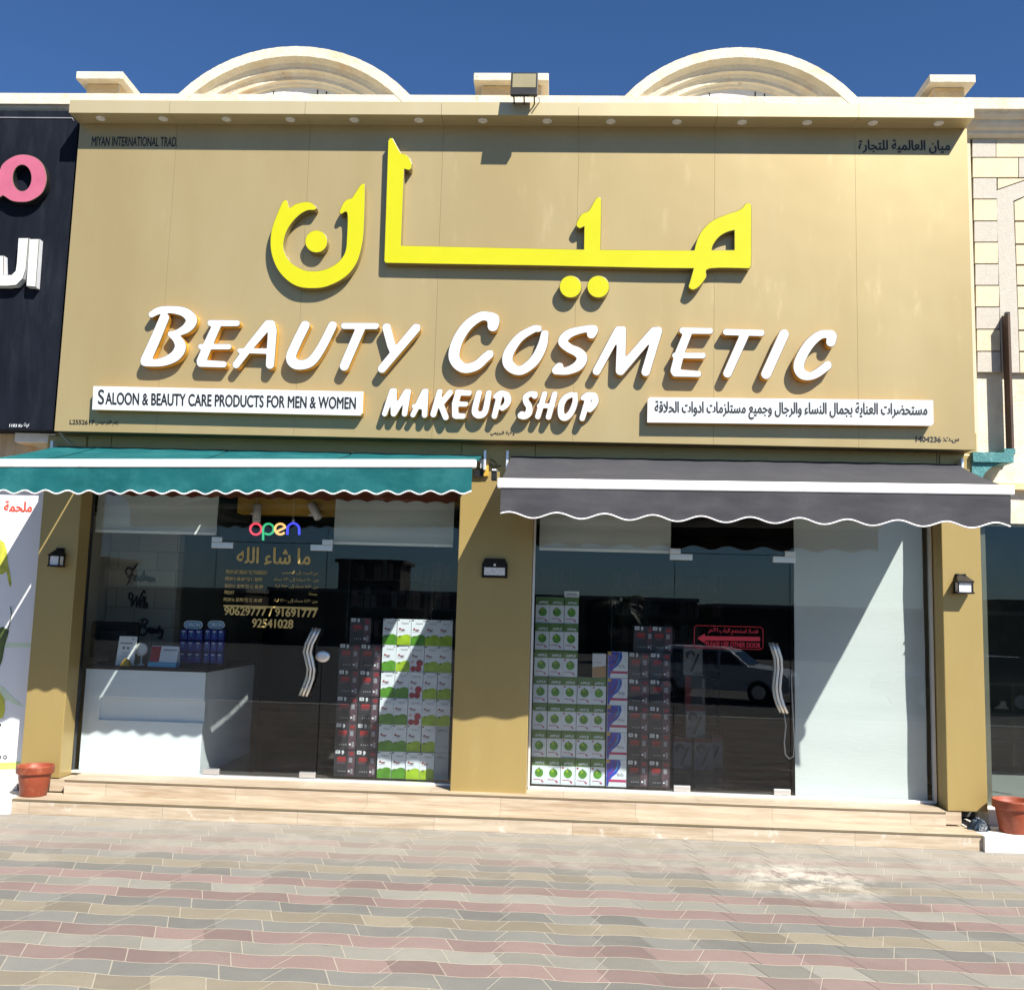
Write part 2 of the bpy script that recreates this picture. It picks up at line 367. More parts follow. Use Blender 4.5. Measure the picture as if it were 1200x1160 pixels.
# ------------------------------------------------------------------ mesh builder
class MB:
    def __init__(s): s.v = []; s.f = []; s.mi = []; s.mats = []; s.sm = []
    def slot(s, m):
        if m not in s.mats: s.mats.append(m)
        return s.mats.index(m)
    def face(s, pts, m, smooth=False):
        i = len(s.v); s.v += [tuple(p) for p in pts]; s.f.append(tuple(range(i, i+len(pts)))); s.mi.append(s.slot(m)); s.sm.append(smooth); return s
    def raw(s, verts, faces, m, smooth=False):
        i = len(s.v); s.v += [tuple(p) for p in verts]; k = s.slot(m)
        for f in faces: s.f.append(tuple(a+i for a in f)); s.mi.append(k); s.sm.append(smooth)
        return s
    def box(s, x0, x1, y0, y1, z0, z1, m):
        v = [(x0, y0, z0), (x1, y0, z0), (x1, y1, z0), (x0, y1, z0), (x0, y0, z1), (x1, y0, z1), (x1, y1, z1), (x0, y1, z1)]
        return s.raw(v, [(0, 3, 2, 1), (4, 5, 6, 7), (0, 1, 5, 4), (1, 2, 6, 5), (2, 3, 7, 6), (3, 0, 4, 7)], m)
    def hexa(s, a, b, m):
        """solid between two quads a, b (same winding)"""
        return s.raw(list(a)+list(b), [(3, 2, 1, 0), (4, 5, 6, 7), (0, 1, 5, 4), (1, 2, 6, 5), (2, 3, 7, 6), (3, 0, 4, 7)], m)
    def prism(s, pts, y0, y1, m, side=None):
        """outline of (x, z) points pushed from y0 (front) to y1"""
        n = len(pts); ar = sum(pts[i][0]*pts[(i+1) % n][1]-pts[(i+1) % n][0]*pts[i][1] for i in range(n))
        if ar < 0: pts = pts[::-1]
        fr = [(x, y0, z) for x, z in pts]; bk = [(x, y1, z) for x, z in pts]
        s.face(fr, m); s.face(bk[::-1], side or m)
        for i in range(n):
            j = (i+1) % n
            s.face([fr[i], bk[i], bk[j], fr[j]], side or m)
        return s
    def disc(s, x, y, z, r, m, n=20, rz=None):
        return s.face([(x+r*math.cos(2*math.pi*i/n), y, z+(rz or r)*math.sin(2*math.pi*i/n)) for i in range(n)], m)
    def quad(s, x0, x1, y, z0, z1, m):
        return s.face([(x0, y, z0), (x1, y, z0), (x1, y, z1), (x0, y, z1)], m)
    def tube(s, path, r, m, n=8, closed=False):
        P = [Vector(p) for p in path]; N = len(P); vs = []
        up = Vector((0.13, 0.27, 0.95))
        for i, p in enumerate(P):
            if closed: t = P[(i+1) % N]-P[i-1]
            else: t = P[min(i+1, N-1)]-P[max(i-1, 0)]
            t.normalize()
            a = t.cross(up)
            if a.length < 0.1: a = t.cross(Vector((1, 0, 0)))
            a.normalize(); b = a.cross(t)
            rr = r[i] if isinstance(r, (list, tuple)) else r
            vs += [p+(a*math.cos(2*math.pi*k/n)+b*math.sin(2*math.pi*k/n))*rr for k in range(n)]
        fs = []
        for i in range(N if closed else N-1):
            j = (i+1) % N
            for k in range(n):
                l = (k+1) % n
                fs.append((i*n+k, i*n+l, j*n+l, j*n+k))
        if not closed: fs += [tuple(range(n))[::-1], tuple((N-1)*n+k for k in range(n))]
        return s.raw(vs, fs, m, True)
    def lathe(s, cx, cy, prof, m, n=28, smooth=True):
        vs = []; fs = []
        for r, z in prof:
            vs += [(cx+r*math.cos(2*math.pi*k/n), cy+r*math.sin(2*math.pi*k/n), z) for k in range(n)]
        for i in range(len(prof)-1):
            for k in range(n):
                l = (k+1) % n; fs.append((i*n+k, i*n+l, (i+1)*n+l, (i+1)*n+k))
        fs.append(tuple(range(n))[::-1]); fs.append(tuple((len(prof)-1)*n+k for k in range(n)))
        return s.raw(vs, fs, m, smooth)
    def mesh_from(s, other, m):
        return s.raw(other[0], other[1], m)
    def build(s, name, parent=None, bevel=0.0, seg=2):
        me = bpy.data.meshes.new(name)
        base = world_base(parent) if parent else Vector()
        me.from_pydata([(Vector(p)-base) for p in s.v], [], s.f)
        for k in s.mats: me.materials.append(MATS[k])
        me.polygons.foreach_set('material_index', s.mi); me.polygons.foreach_set('use_smooth', s.sm)
        if bevel:
            bm = bmesh.new(); bm.from_mesh(me)
            bmesh.ops.bevel(bm, geom=[e for e in bm.edges if len(e.link_faces) == 2 and e.calc_face_angle() > 0.5], offset=bevel, segments=seg, affect='EDGES', profile=0.5, clamp_overlap=True)
            bm.to_mesh(me); bm.free()
        me.update()
        o = bpy.data.objects.new(name, me); C.objects.link(o)
        if parent: o.parent = parent
        return o
def world_base(o):
    b = Vector()
    while o is not None: b += Vector(o.location); o = o.parent
    return b
def tag(o, label=None, cat=None, group=None, kind=None):
    for k, v in (('label', label), ('category', cat), ('group', group), ('kind', kind)):
        if v: o[k] = v
    return o
def thing(name, label, cat, loc, group=None):
    o = bpy.data.objects.new(name, None); o.empty_display_size = 0.1; o.location = loc; C.objects.link(o)
    return tag(o, label, cat, group)
def solo(mb, name, label, cat, loc, group=None, bevel=0.0):
    """a thing that is one mesh, its origin at loc"""
    o = mb.build(name, None, bevel)
    o.data.transform(Matrix.Translation(-Vector(loc))); o.location = loc
    return tag(o, label, cat, group)
ORD = ['', 'first', 'second', 'third', 'fourth', 'fifth', 'sixth', 'seventh', 'eighth', 'ninth', 'tenth', 'eleventh', 'twelfth', 'thirteenth', 'fourteenth']

# ------------------------------------------------------------------ lettering
def glyphs(text, weight=0.0):
    cu = bpy.data.curves.new('text', 'FONT'); cu.body = text; cu.size = 1; cu.resolution_u = 5
    ob = bpy.data.objects.new('text', cu); C.objects.link(ob)
    bpy.context.view_layer.update()
    me = bpy.data.meshes.new_from_object(ob.evaluated_get(bpy.context.evaluated_depsgraph_get()))
    V0 = [tuple(v.co) for v in me.vertices]; F0 = [tuple(p.vertices) for p in me.polygons]; V = []; Fc = []
    offs = [(0, 0)] if weight == 0 else [(-weight, 0), (weight, 0), (0, weight*0.6), (0, -weight*0.6)]
    for k, (dx, dy) in enumerate(offs):          # heavier strokes: the glyph printed again beside itself, each layer a hair above the last
        Fc += [tuple(a+len(V) for a in f) for f in F0]; V += [(a+dx, b+dy, k*0.0002) for a, b, _ in V0]
    bpy.data.objects.remove(ob); bpy.data.curves.remove(cu); bpy.data.meshes.remove(me)
    return V, Fc
def text_on(mb, text, m, x0, x1, z0, z1, y, bold=0.0, shear=0.0):
    """flat lettering filling the world rectangle x0..x1, z0..z1 on the plane y (read from -y)"""
    V, Fc = glyphs(text, bold)
    if not V: return
    V = [(a+shear*b, b, c) for a, b, c in V]
    ax, bx = min(v[0] for v in V), max(v[0] for v in V); az, bz = min(v[1] for v in V), max(v[1] for v in V)
    kx, kz = (x1-x0)/(bx-ax), (z1-z0)/(bz-az)
    mb.raw([(x0+(a-ax)*kx, y-c, z0+(b-az)*kz) for a, b, c in V], Fc, m)
def text_px(mb, text, m, px0, py0, px1, py1, Y, bold=0.0, shear=0.0, push=0.0):
    """same, the rectangle given by its photo corners as they fall on the plane y = Y"""
    V, Fc = glyphs(text, bold)
    V = [(a+shear*b, b, c) for a, b, c in V]
    ax, bx = min(v[0] for v in V), max(v[0] for v in V); az, bz = min(v[1] for v in V), max(v[1] for v in V)
    ym = (py0+py1)/2
    x0, x1 = U(px0, ym, Y)[0], U(px1, ym, Y)[0]
    pm = (px0+px1)/2; z1, z0 = U(pm, py0, Y)[1], U(pm, py1, Y)[1]
    kx, kz = (x1-x0)/(bx-ax), (z1-z0)/(bz-az)
    mb.raw([(x0+(a-ax)*kx, Y-push-c, z0+(b-az)*kz) for a, b, c in V], Fc, m)

_A = {}
def _tab():
    t = [('ء', 0xFE80, 1), ('آ', 0xFE81, 2), ('أ', 0xFE83, 2), ('إ', 0xFE87, 2), ('ئ', 0xFE89, 4), ('ا', 0xFE8D, 2), ('ب', 0xFE8F, 4), ('ة', 0xFE93, 2), ('ت', 0xFE95, 4),
         ('ث', 0xFE99, 4), ('ج', 0xFE9D, 4), ('ح', 0xFEA1, 4), ('خ', 0xFEA5, 4), ('د', 0xFEA9, 2), ('ذ', 0xFEAB, 2), ('ر', 0xFEAD, 2), ('ز', 0xFEAF, 2), ('س', 0xFEB1, 4),
         ('ش', 0xFEB5, 4), ('ص', 0xFEB9, 4), ('ض', 0xFEBD, 4), ('ط', 0xFEC1, 4), ('ظ', 0xFEC5, 4), ('ع', 0xFEC9, 4), ('غ', 0xFECD, 4), ('ف', 0xFED1, 4), ('ق', 0xFED5, 4),
         ('ك', 0xFED9, 4), ('ل', 0xFEDD, 4), ('م', 0xFEE1, 4), ('ن', 0xFEE5, 4), ('ه', 0xFEE9, 4), ('و', 0xFEED, 2), ('ى', 0xFEEF, 2), ('ي', 0xFEF1, 4)]
    for c, b, n in t: _A[c] = (b, n)
_tab()
def arabic(s):
    """joined letter forms in visual (left to right) order"""
    out = []
    chars = list(s); i = 0
    LA = {'ا': 0xFEFB, 'أ': 0xFEF7, 'إ': 0xFEF9, 'آ': 0xFEF5}
    def joins_next(c): return c in _A and _A[c][1] == 4
    while i < len(chars):
        c = chars[i]; prev = chars[i-1] if i else ''
        pj = joins_next(prev)
        if c == 'ل' and i+1 < len(chars) and chars[i+1] in LA:
            out.append(chr(LA[chars[i+1]]+(1 if pj else 0))); i += 2; continue
        if c in _A:
            b, n = _A[c]; nx = chars[i+1] if i+1 < len(chars) else ''
            nj = n == 4 and nx in _A and _A[nx][1] >= 2
            pj = pj and n >= 2
            out.append(chr(b+(3 if pj and nj else 1 if pj else 2 if nj else 0)))
        else: out.append(c)
        i += 1
    vis = out[::-1]; res = []; j = 0
    while j < len(vis):                       # digits keep their own order
        if vis[j].isdigit():
            k = j
            while k < len(vis) and (vis[k].isdigit() or (vis[k] in ':.' and k+1 < len(vis) and vis[k+1].isdigit())): k += 1
            res += vis[j:k][::-1]; j = k
        else: res.append(vis[j]); j += 1
    return ''.join(res)

def spline(pts, n=7, closed=False):
    """smooth curve through points of any dimension"""
    P = [np.array(p, float) for p in pts]; N = len(P); out = []
    for i in range(N if closed else N-1):
        p0, p1, p2, p3 = (P[i-1], P[i], P[(i+1) % N], P[(i+2) % N]) if closed else (P[max(i-1, 0)], P[i], P[i+1], P[min(i+2, N-1)])
        for k in range(n):
            t = k/n; out.append(tuple(0.5*(2*p1+(p2-p0)*t+(2*p0-5*p1+4*p2-p3)*t*t+(3*p1-p0-3*p2+p3)*t**3)))
    if not closed: out.append(tuple(P[-1]))
    return out
def contour_loops(strokes, step=3.0):
    """outline of a set of brush strokes [(x, y, r), ...]: union by distance field, then marching squares"""
    segs = []
    strokes = [spline(st) if len(st) >= 5 else st for st in strokes]
    for st in strokes:
        for a, b in zip(st[:-1], st[1:]): segs.append((a, b))
    xs = [p[0] for st in strokes for p in st]; ys = [p[1] for st in strokes for p in st]; R = max(p[2] for st in strokes for p in st)+8
    gx = np.arange(min(xs)-R, max(xs)+R, step); gy = np.arange(min(ys)-R, max(ys)+R, step)
    X, Y = np.meshgrid(gx, gy); D = np.full(X.shape, 1e9)
    for (ax, ay, ar), (bx, by, br) in segs:
        dx, dy = bx-ax, by-ay; l2 = dx*dx+dy*dy+1e-9
        t = np.clip(((X-ax)*dx+(Y-ay)*dy)/l2, 0, 1)
        D = np.minimum(D, np.hypot(X-ax-t*dx, Y-ay-t*dy)-(ar+(br-ar)*t))
    D = np.where(np.abs(D) < 1e-6, 1e-6, D)
    nxt = {}
    H, W = D.shape
    def pt(k):
        (i, j, d) = k
        if d == 0: a, b = D[i, j], D[i, j+1]; t = a/(a-b); return (gx[j]+t*step, gy[i])
        a, b = D[i, j], D[i+1, j]; t = a/(a-b); return (gx[j], gy[i]+t*step)
    ins = D < 0
    cell = ins[:-1, :-1].astype(int)+ins[:-1, 1:]+ins[1:, :-1]+ins[1:, 1:]
    for i, j in zip(*np.where((cell > 0) & (cell < 4))):
        c = [ins[i, j], ins[i, j+1], ins[i+1, j+1], ins[i+1, j]]
        e = [(i, j, 0), (i, j+1, 1), (i+1, j, 0), (i, j, 1)]   # edge k joins corner k and k+1
        ent = [k for k in range(4) if c[k] and not c[(k+1) % 4]]     # inside -> outside
        ext = [k for k in range(4) if not c[k] and c[(k+1) % 4]]
        for a in ent:
            b = min(ext, key=lambda k: (k-a) % 4)
            nxt[e[a]] = e[b]
    loops = []
    while nxt:
        k0 = next(iter(nxt)); k = k0; lp = []
        while k in nxt:
            lp.append(pt(k)); k = nxt.pop(k)
        if len(lp) < 8: continue
        P = np.array(lp)
        for _ in range(2): P = (np.roll(P, 1, 0)+2*P+np.roll(P, -1, 0))/4
        keep = [0]                              # thin out the straight runs
        for n in range(1, len(P)-1):
            a = P[keep[-1]]; b = P[n+1]; d = b-a; L = math.hypot(*d)+1e-9
            seg = P[keep[-1]+1:n+1]
            if np.max(np.abs((seg[:, 0]-a[0])*d[1]-(seg[:, 1]-a[1])*d[0])/L) > 0.22: keep.append(n)
        if len(keep) > 3: loops.append([tuple(P[n]) for n in keep])
    return loops

def raised_letter(name, loops_px, Yface, depth, face, side, parent, edge=0.005):
    """outline(s) in photo pixels -> solid letter whose face lies on y = Yface, body reaching back depth"""
    cu = bpy.data.curves.new('outline', 'CURVE'); cu.dimensions = '2D'; cu.fill_mode = 'BOTH'
    e = edge
    cu.extrude = depth/2-e; cu.bevel_depth = e; cu.bevel_resolution = 1; cu.offset = -e
    for lp in loops_px:
        sp = cu.splines.new('POLY'); sp.points.add(len(lp)-1); sp.use_cyclic_u = True
        for p, (a, b) in zip(sp.points, lp):
            x, z = U(a, b, Yface); p.co = (x, z, 0, 1)
    ob = bpy.data.objects.new('outline', cu); C.objects.link(ob); bpy.context.view_layer.update()
    me = bpy.data.meshes.new_from_object(ob.evaluated_get(bpy.context.evaluated_depsgraph_get()))
    V = [(v.co.x, Yface+depth/2-v.co.z, v.co.y) for v in me.vertices]
    mb = MB()
    for p in me.polygons:
        nz = p.normal.z
        mb.f.append(tuple(p.vertices)); mb.mi.append(mb.slot(face if nz > 0.97 else 'letter_trim' if nz > 0.15 else side)); mb.sm.append(False)
    mb.v = V
    bpy.data.objects.remove(ob); bpy.data.curves.remove(cu); bpy.data.meshes.remove(me)
    return mb.build(name, parent)

# ================================================================== GROUND
def ground():
    mb = MB(); mb.face([(-400, -400, -0.6), (400, -400, -0.6), (400, 400, -0.6), (-400, 400, -0.6)], 'asphalt')
    tag(mb.build('ground'), kind='structure')
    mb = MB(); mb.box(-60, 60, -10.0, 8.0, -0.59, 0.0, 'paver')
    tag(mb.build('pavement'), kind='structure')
    mb = MB(); mb.box(-60, 60, -10.15, -10.001, -0.59, 0.012, 'plaster_white')
    tag(mb.build('kerb'), kind='structure')
ground()
FZ = 0.265                                       # shop floor height
def steps():
    mb = MB()
    mb.box(-4.19, 4.09, -0.62, 0.3, 0.001, 0.118, 'wood_tile')
    mb.box(-3.87, 3.89, -0.36, 0.3, 0.119, 0.249, 'wood_tile')
    mb.box(-4.195, 4.09, -0.628, -0.30, 0.1185, 0.132, 'wood_tile'); mb.box(-4.19, 4.088, -0.6285, -0.615, 0.116, 0.131, 'seam_dark')
    mb.box(-3.875, 3.895, -0.368, 0.06, 0.2495, FZ, 'wood_tile')
    mb.box(-3.87, 3.89, -0.3705, -0.3685, 0.251, 0.262, 'seam_dark')
    mb.box(3.897, 4.07, -0.240, 0.3, 0.1325, 0.245, 'wood_tile')
    mb.box(-4.16, -3.877, -0.240, 0.3, 0.1325, 0.245, 'wood_tile')
    mb.box(4.0901, 9.0, -0.66, 0.3, 0.001, 0.128, 'plaster_white')
    mb.box(4.32, 9.0, -0.20, 0.3, 0.129, 0.262, 'plaster_white')
    mb.box(-9.0, -4.1955, -0.66, 0.3, 0.001, 0.128, 'plaster_white')
    mb.box(-9.0, -4.36, -0.25, 0.3, 0.129, 0.262, 'plaster_white')
    tag(mb.build('steps', bevel=0.003), kind='structure')
    mb = MB(); mb.box(-4.3, 4.3, 0.062, 7.0, 0.15, FZ-0.001, 'shop_floor')
    tag(mb.build('floor'), kind='structure')
steps()

# ================================================================== SHOP BUILDING
shop = thing('shop_building', 'beige shop building with gold pillars, glass front and two parapet arches', 'building', (0, 0, 0))
YG = 0.0
PIL = [(-4.345, -3.975), (-0.41, 0.27), (3.95, 4.295)]
for a, b in PIL:
    mb = MB(); mb.box(a, b, -0.25, 0.02, 0.25, 3.40, 'gold_dark'); mb.build('pillar', shop, 0.006)
# header over the glass, clad in gold panels
mb = MB(); e = [-4.29]+[U(x, 535, -0.24)[0] for x in (101, 129, 541, 627, 1098)]+[4.29]
for a, b in zip(e[:-1], e[1:]): mb.box(a+0.003, b-0.003, -0.235, 0.25, 3.02, 3.60, 'gold_dark')
mb.box(-4.28, 4.28, -0.225, 0.24, 3.03, 3.59, 'black'); mb.build('header_panel', shop)
# walls and roof of the shop
mb = MB(); mb.box(-4.30, 4.30, -0.10, 0.15, 3.601, 6.72, 'plaster'); mb.build('front_wall', shop)
mb = MB(); mb.box(-4.45, -4.31, 0.02, 7.1, 0, 6.4, 'shop_wall'); mb.build('side_wall', shop)
mb = MB(); mb.box(4.31, 4.45, 0.02, 7.1, 0, 6.4, 'shop_wall'); mb.build('side_wall', shop)
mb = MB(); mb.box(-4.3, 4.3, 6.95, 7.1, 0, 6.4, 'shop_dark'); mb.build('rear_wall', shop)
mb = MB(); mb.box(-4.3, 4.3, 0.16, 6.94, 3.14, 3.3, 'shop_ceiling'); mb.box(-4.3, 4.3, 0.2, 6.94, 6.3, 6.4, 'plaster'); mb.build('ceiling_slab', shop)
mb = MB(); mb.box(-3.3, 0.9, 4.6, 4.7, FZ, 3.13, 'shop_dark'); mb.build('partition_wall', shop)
mb = MB(); xw_ = U(206, 700, 1.15)[0]; mb.box(-4.3, xw_, 1.15, 1.30, FZ, 3.13, 'script_wall'); mb.build('partition_wall', shop)
mb = MB(); mb.box(-2.75, -1.60, 0.55, 0.75, 2.78, 2.98, 'yellow_beam'); mb.box(-2.75, 1.6, 0.9, 1.3, 2.99, 3.12, 'yellow_beam'); mb.build('ceiling_beam', shop)
# parapet: cornice, arches, caps
def cornice(x0, x1, parent):
    mb = MB()
    prof = [(-0.30, 6.80), (-0.30, 6.69), (-0.275, 6.685), (-0.262, 6.66), (-0.235, 6.632), (-0.215, 6.628), (-0.21, 6.60), (-0.19, 6.565), (-0.16, 6.545), (-0.155, 6.52), (-0.13, 6.50), (-0.10, 6.49), (0.15, 6.49), (0.15, 6.80)]
    n = len(prof)
    V = [(x0, y, z) for y, z in prof]+[(x1, y, z) for y, z in prof]
    mb.raw(V, [(i, (i+1) % n, n+(i+1) % n, n+i) for i in range(n)]+[tuple(range(n))[::-1], tuple(range(n, 2*n))], 'plaster')
    return mb.build('cornice', parent)
ARCH = [(-2.165, 1.125), (2.14, 1.085)]
cornice(-4.30, 4.30, shop)
for cx, hc in ARCH:
    mb = MB(); rise = 0.485; R = (hc*hc+rise*rise)/(2*rise); cz = 7.295-R
    prof = [(R, 0.12), (R, -0.304), (R-0.10, -0.304), (R-0.115, -0.272), (R-0.135, -0.24), (R-0.17, -0.222), (R-0.18, -0.22), (R-0.19, -0.219), (R-0.205, -0.19), (R-0.235, -0.168), (R-0.255, -0.165), (R-0.268, -0.163), (R-0.28, -0.14), (R-0.305, -0.125), (R-0.31, 0.12)]
    a0 = math.acos(min(1, (6.64-cz)/R)); N = 90; n = len(prof); V = []; Fs = []
    for i in range(N+1):
        a = -a0+2*a0*i/N
        jt = 0.0012*math.sin(i*1.3)+0.001*math.sin(i*3.1)
        V += [(cx+(r+(jt if k < 3 else 0))*math.sin(a), y, cz+(r+(jt if k < 3 else 0))*math.cos(a)) for k, (r, y) in enumerate(prof)]
    for i in range(N):
        for k in range(n):
            l = (k+1) % n; Fs.append((i*n+k, i*n+l, (i+1)*n+l, (i+1)*n+k))
    Fs += [tuple(range(n)), tuple(N*n+k for k in range(n))[::-1]]
    mb.raw(V, Fs, 'plaster', False)
    mb.build('parapet_arch', shop)
    mb = MB(); r2 = R-0.306; pts = []
    b0 = math.acos((6.80-cz)/r2)
    for i in range(33):
        a = -b0+2*b0*i/32; pts.append((cx+r2*math.sin(a), cz+r2*math.cos(a)))
    mb.prism(pts, -0.10, 0.1, 'plaster_white')
    for dx in (-0.26, 0.18, 0.27): mb.box(cx+dx-0.006, cx+dx+0.006, -0.104, -0.1, 6.80, cz+math.sqrt(r2*r2-dx*dx)-0.02, 'grout_dark')
    mb.build('arch_infill', shop)
for x0, x1 in ((-4.34, -3.87), (-0.415, 0.31), (3.913, 4.342)):
    mb = MB(); mb.box(x0, x1, -0.31, 0.18, 6.945, 7.025, 'plaster'); mb.box(x0+0.07, x1-0.07, -0.22, 0.1, 6.801, 6.944, 'cap_plaster')
    mb.build('parapet_cap', shop, 0.008)

# ---- glazing
def pane(x0, x1, z0, z1, name='window_pane', parent=shop, m='glass', y=YG):
    mb = MB(); mb.box(x0, x1, y-0.005, y+0.005, z0, z1, m); return mb.build(name, parent)
TZ = 2.452                                       # top of the door leaves
ZT = 3.02
XL = [U(97, 760, 0)[0], U(247, 760, 0)[0], U(378, 760, 0)[0], U(533.5, 760, 0)[0]]
XR = [U(625, 760, 0)[0], U(790, 760, 0)[0], U(926, 760, 0)[0], U(1090, 760, 0)[0]]
for X in (XL, XR):
    pane(X[0], X[1]-0.004, FZ+0.02, ZT); pane(X[2]+0.004, X[3], FZ+0.02, ZT)
    pane(X[1]+0.001, X[2]-0.001, TZ+0.006, ZT)
    mb = MB(); mb.box(X[0]-0.02, X[3]+0.02, -0.03, 0.03, FZ, FZ+0.024, 'alu'); mb.build('sill_channel', shop, 0.003)
    for xa in (X[0]-0.022, X[3]+0.002):
        mb = MB(); mb.box(xa, xa+0.02, -0.03, 0.03, FZ+0.025, ZT, 'black_metal' if xa < -3 else 'alu'); mb.build('edge_channel', shop)
def patch(door, x, z, flip, top=True):
    mb = MB()
    if top:
        mb.box(x-0.16 if flip else x-0.05, x+0.05 if flip else x+0.16, -0.022, 0.022, z-0.062, z-0.004, 'steel')
        mb.box(x-0.05 if flip else x-0.05, x+0.05 if flip else x+0.05, -0.0225, 0.0225, z-0.003, z+0.045, 'steel')
    else:
        mb.box(x-0.155 if flip else x+0.005, x-0.005 if flip else x+0.155, -0.022, 0.022, z, z+0.05, 'steel')
    mb.build('patch_fitting', door, 0.004)
doors = []
for X, pth, lock in ((XL, [(371, 736), (367, 744), (362, 754), (360, 764), (362.5, 774), (364.5, 784), (363, 794), (359, 805), (355, 815)], True),
                     (XR, [(905.5, 753), (908.5, 761), (911.5, 771), (912, 783), (910.5, 795), (909.8, 806), (911.5, 817), (914.5, 826), (918.4, 835)], False)):
    d = pane(X[1]+0.003, X[2]-0.003, FZ+0.03, TZ, 'glass_door'); doors.append(d)
    d['label'] = 'left glass door with gold opening hours' if lock else 'right glass door with red arrow notice'
    patch(d, X[1], TZ, False); patch(d, X[2], TZ, True); patch(d, X[1], FZ+0.03, False, False); patch(d, X[2], FZ+0.03, True, False)
    for yy, dx in ((-0.07, 0.0), (0.07, -0.03)):
        mb = MB(); path = [(U(a, b, yy)[0]+dx, yy, U(a, b, yy)[1]) for a, b in pth]
        mb.tube(path, 0.013, 'steel', 10); mb.tube([(p[0]+0.032, p[1], p[2]-0.005) for p in path], 0.013, 'steel', 10)
        for k in (1, -2):
            x, y, z = path[k]; mb.tube([(x+0.012, y, z), (x+0.012, 0.0, z)], 0.008, 'steel', 8)
        mb.build('handle', d)
    if lock:
        mb = MB(); x, z = U(378, 769, -0.03)
        n = 24; mb.raw([(x+r*math.cos(2*math.pi*k/n), y, z+r*0.8*math.sin(2*math.pi*k/n)) for y, r in ((0.03, 0.06), (-0.024, 0.068), (-0.032, 0.06), (-0.033, 0.03)) for k in range(n)],
                       [(i*n+k, i*n+(k+1) % n, (i+1)*n+(k+1) % n, (i+1)*n+k) for i in range(3) for k in range(n)]+[tuple(3*n+k for k in range(n))], 'steel', True)
        mb.build('lock', d)
# gold opening hours on the left door
dz = lambda x, y: (240+x/6.44, 580+y/6.44)
def dtext(mb, t, a, b, m='gold_ink', bold=0.0): text_px(mb, t, m, *dz(*a), *dz(*b), -0.0075, bold)
mb = MB()
dtext(mb, arabic('ما شاء الله'), (240, 395), (800, 530), bold=0.03)
for t, a, b in (('FROM SATURDAY TO THURSDAY', (160, 568), (472, 597)), ('FROM 9 : 00 AM TO 1 : 30 PM', (155, 620), (432, 648)), ('FROM 4 : 30 PM TO 12 : 00 AM', (152, 674), (438, 702)),
                ('FRIDAY', (148, 720), (222, 748)), ('FROM 4 : 30 PM TO 12 : 00 AM', (142, 777), (432, 806))): dtext(mb, t, a, b, bold=0.03)
for t, a, b in (('من السبت إلى الخميس', (585, 572), (856, 605)), ('من ٩:٠٠ صباحا إلى ١:٣٠ مساء', (522, 624), (858, 657)), ('من ٤:٣٠ مساء إلى ١٢:٠٠ ليلا', (528, 676), (856, 708)),
                ('جمعة', (785, 733), (850, 762)), ('من ٤:٣٠ مساء إلى ١٢:٠٠ ليلا', (520, 784), (850, 816))): dtext(mb, arabic(t), a, b, bold=0.015)
dtext(mb, '90629777 / 91691777', (145, 850), (850, 915), bold=0.035); dtext(mb, '92541028', (355, 935), (668, 1003), bold=0.035)
x0, z0 = U(*dz(140, 842), -0.0075); x1, z1 = U(*dz(855, 828), -0.0075); mb.quad(x0, x1, -0.0075, z0, z0+0.017, 'gold_ink')
mb.build('lettering', doors[0])
# red notice on the right door
rz = lambda x, y: (780+x/5.275, 720+y/5.275)
mb = MB(); Yd = -0.0075
def rpt(x, y): return U(*rz(x, y), Yd)
text_px(mb, arabic('فضلا استخدم الباب الآخر'), 'red_ink', *rz(262, 84), *rz(572, 126), Yd, 0.02)
text_px(mb, 'PLEASE USE OTHER DOOR', 'red_ink', *rz(248, 170), *rz(586, 202), Yd, 0.03)
ar = [rpt(195, 146), rpt(243, 116), rpt(243, 133), rpt(584, 138), rpt(584, 164), rpt(243, 160), rpt(243, 178)]
mb.face([(x, Yd, z) for x, z in ar[::-1]], 'red_ink')
xa, za = rpt(178, 66); xb, zb = rpt(602, 216); r = 0.03; loop = []
for cx_, cz_, a0 in ((xb-r, za-r, 0), (xa+r, za-r, 90), (xa+r, zb+r, 180), (xb-r, zb+r, 270)):
    for k in range(6):
        a = math.radians(a0+k*18); loop.append((cx_+r*math.cos(a), Yd-0.001, cz_+r*math.sin(a)))
mb.tube(loop, 0.003, 'red_ink', 6, True)
mb.build('lettering', doors[1])

# ================================================================== SHOP SIGN
YP = -0.455                                      # face of the gold sign panel
sxl, szb = U(65, 505, YP); sxr, _ = U(1142, 526, YP)
sxl = (sxl+U(92, 150, YP)[0])/2; sxr = (sxr+U(1134, 150, YP)[0])/2
szb = U(600, 516, YP)[1]; szt = 6.41
sign = thing('shop_sign', 'big gold shop sign with yellow Arabic name and white BEAUTY COSMETIC letters', 'sign', (0, YP, szb))
seams = [U(x, 330, YP)[0] for x in (195, 354, 513, 675, 837, 1004)]
mb = MB(); e = [sxl]+seams+[sxr]
for a, b in zip(e[:-1], e[1:]): mb.box(a+(0.0009 if a != sxl else 0), b-(0.0009 if b != sxr else 0), YP, YP+0.03, szb, szt, 'gold')
mb.box(sxl+0.004, sxr-0.004, YP+0.012, -0.12, szb+0.004, szt-0.002, 'seam_dark'); mb.build('panel', sign)
mb = MB(); fx = [U(x, 136, -0.66)[0] for x in (198, 357, 517, 678, 841, 1006)]; e = [-4.19]+fx+[4.168]
for a, b in zip(e[:-1], e[1:]): mb.box(a+(0.0015 if a > -4.1 else 0), b-(0.0015 if b < 4.1 else 0), -0.66, -0.10, 6.4105, 6.536, 'gold_fascia')
mb.build('fascia', sign)
FY = -0.56
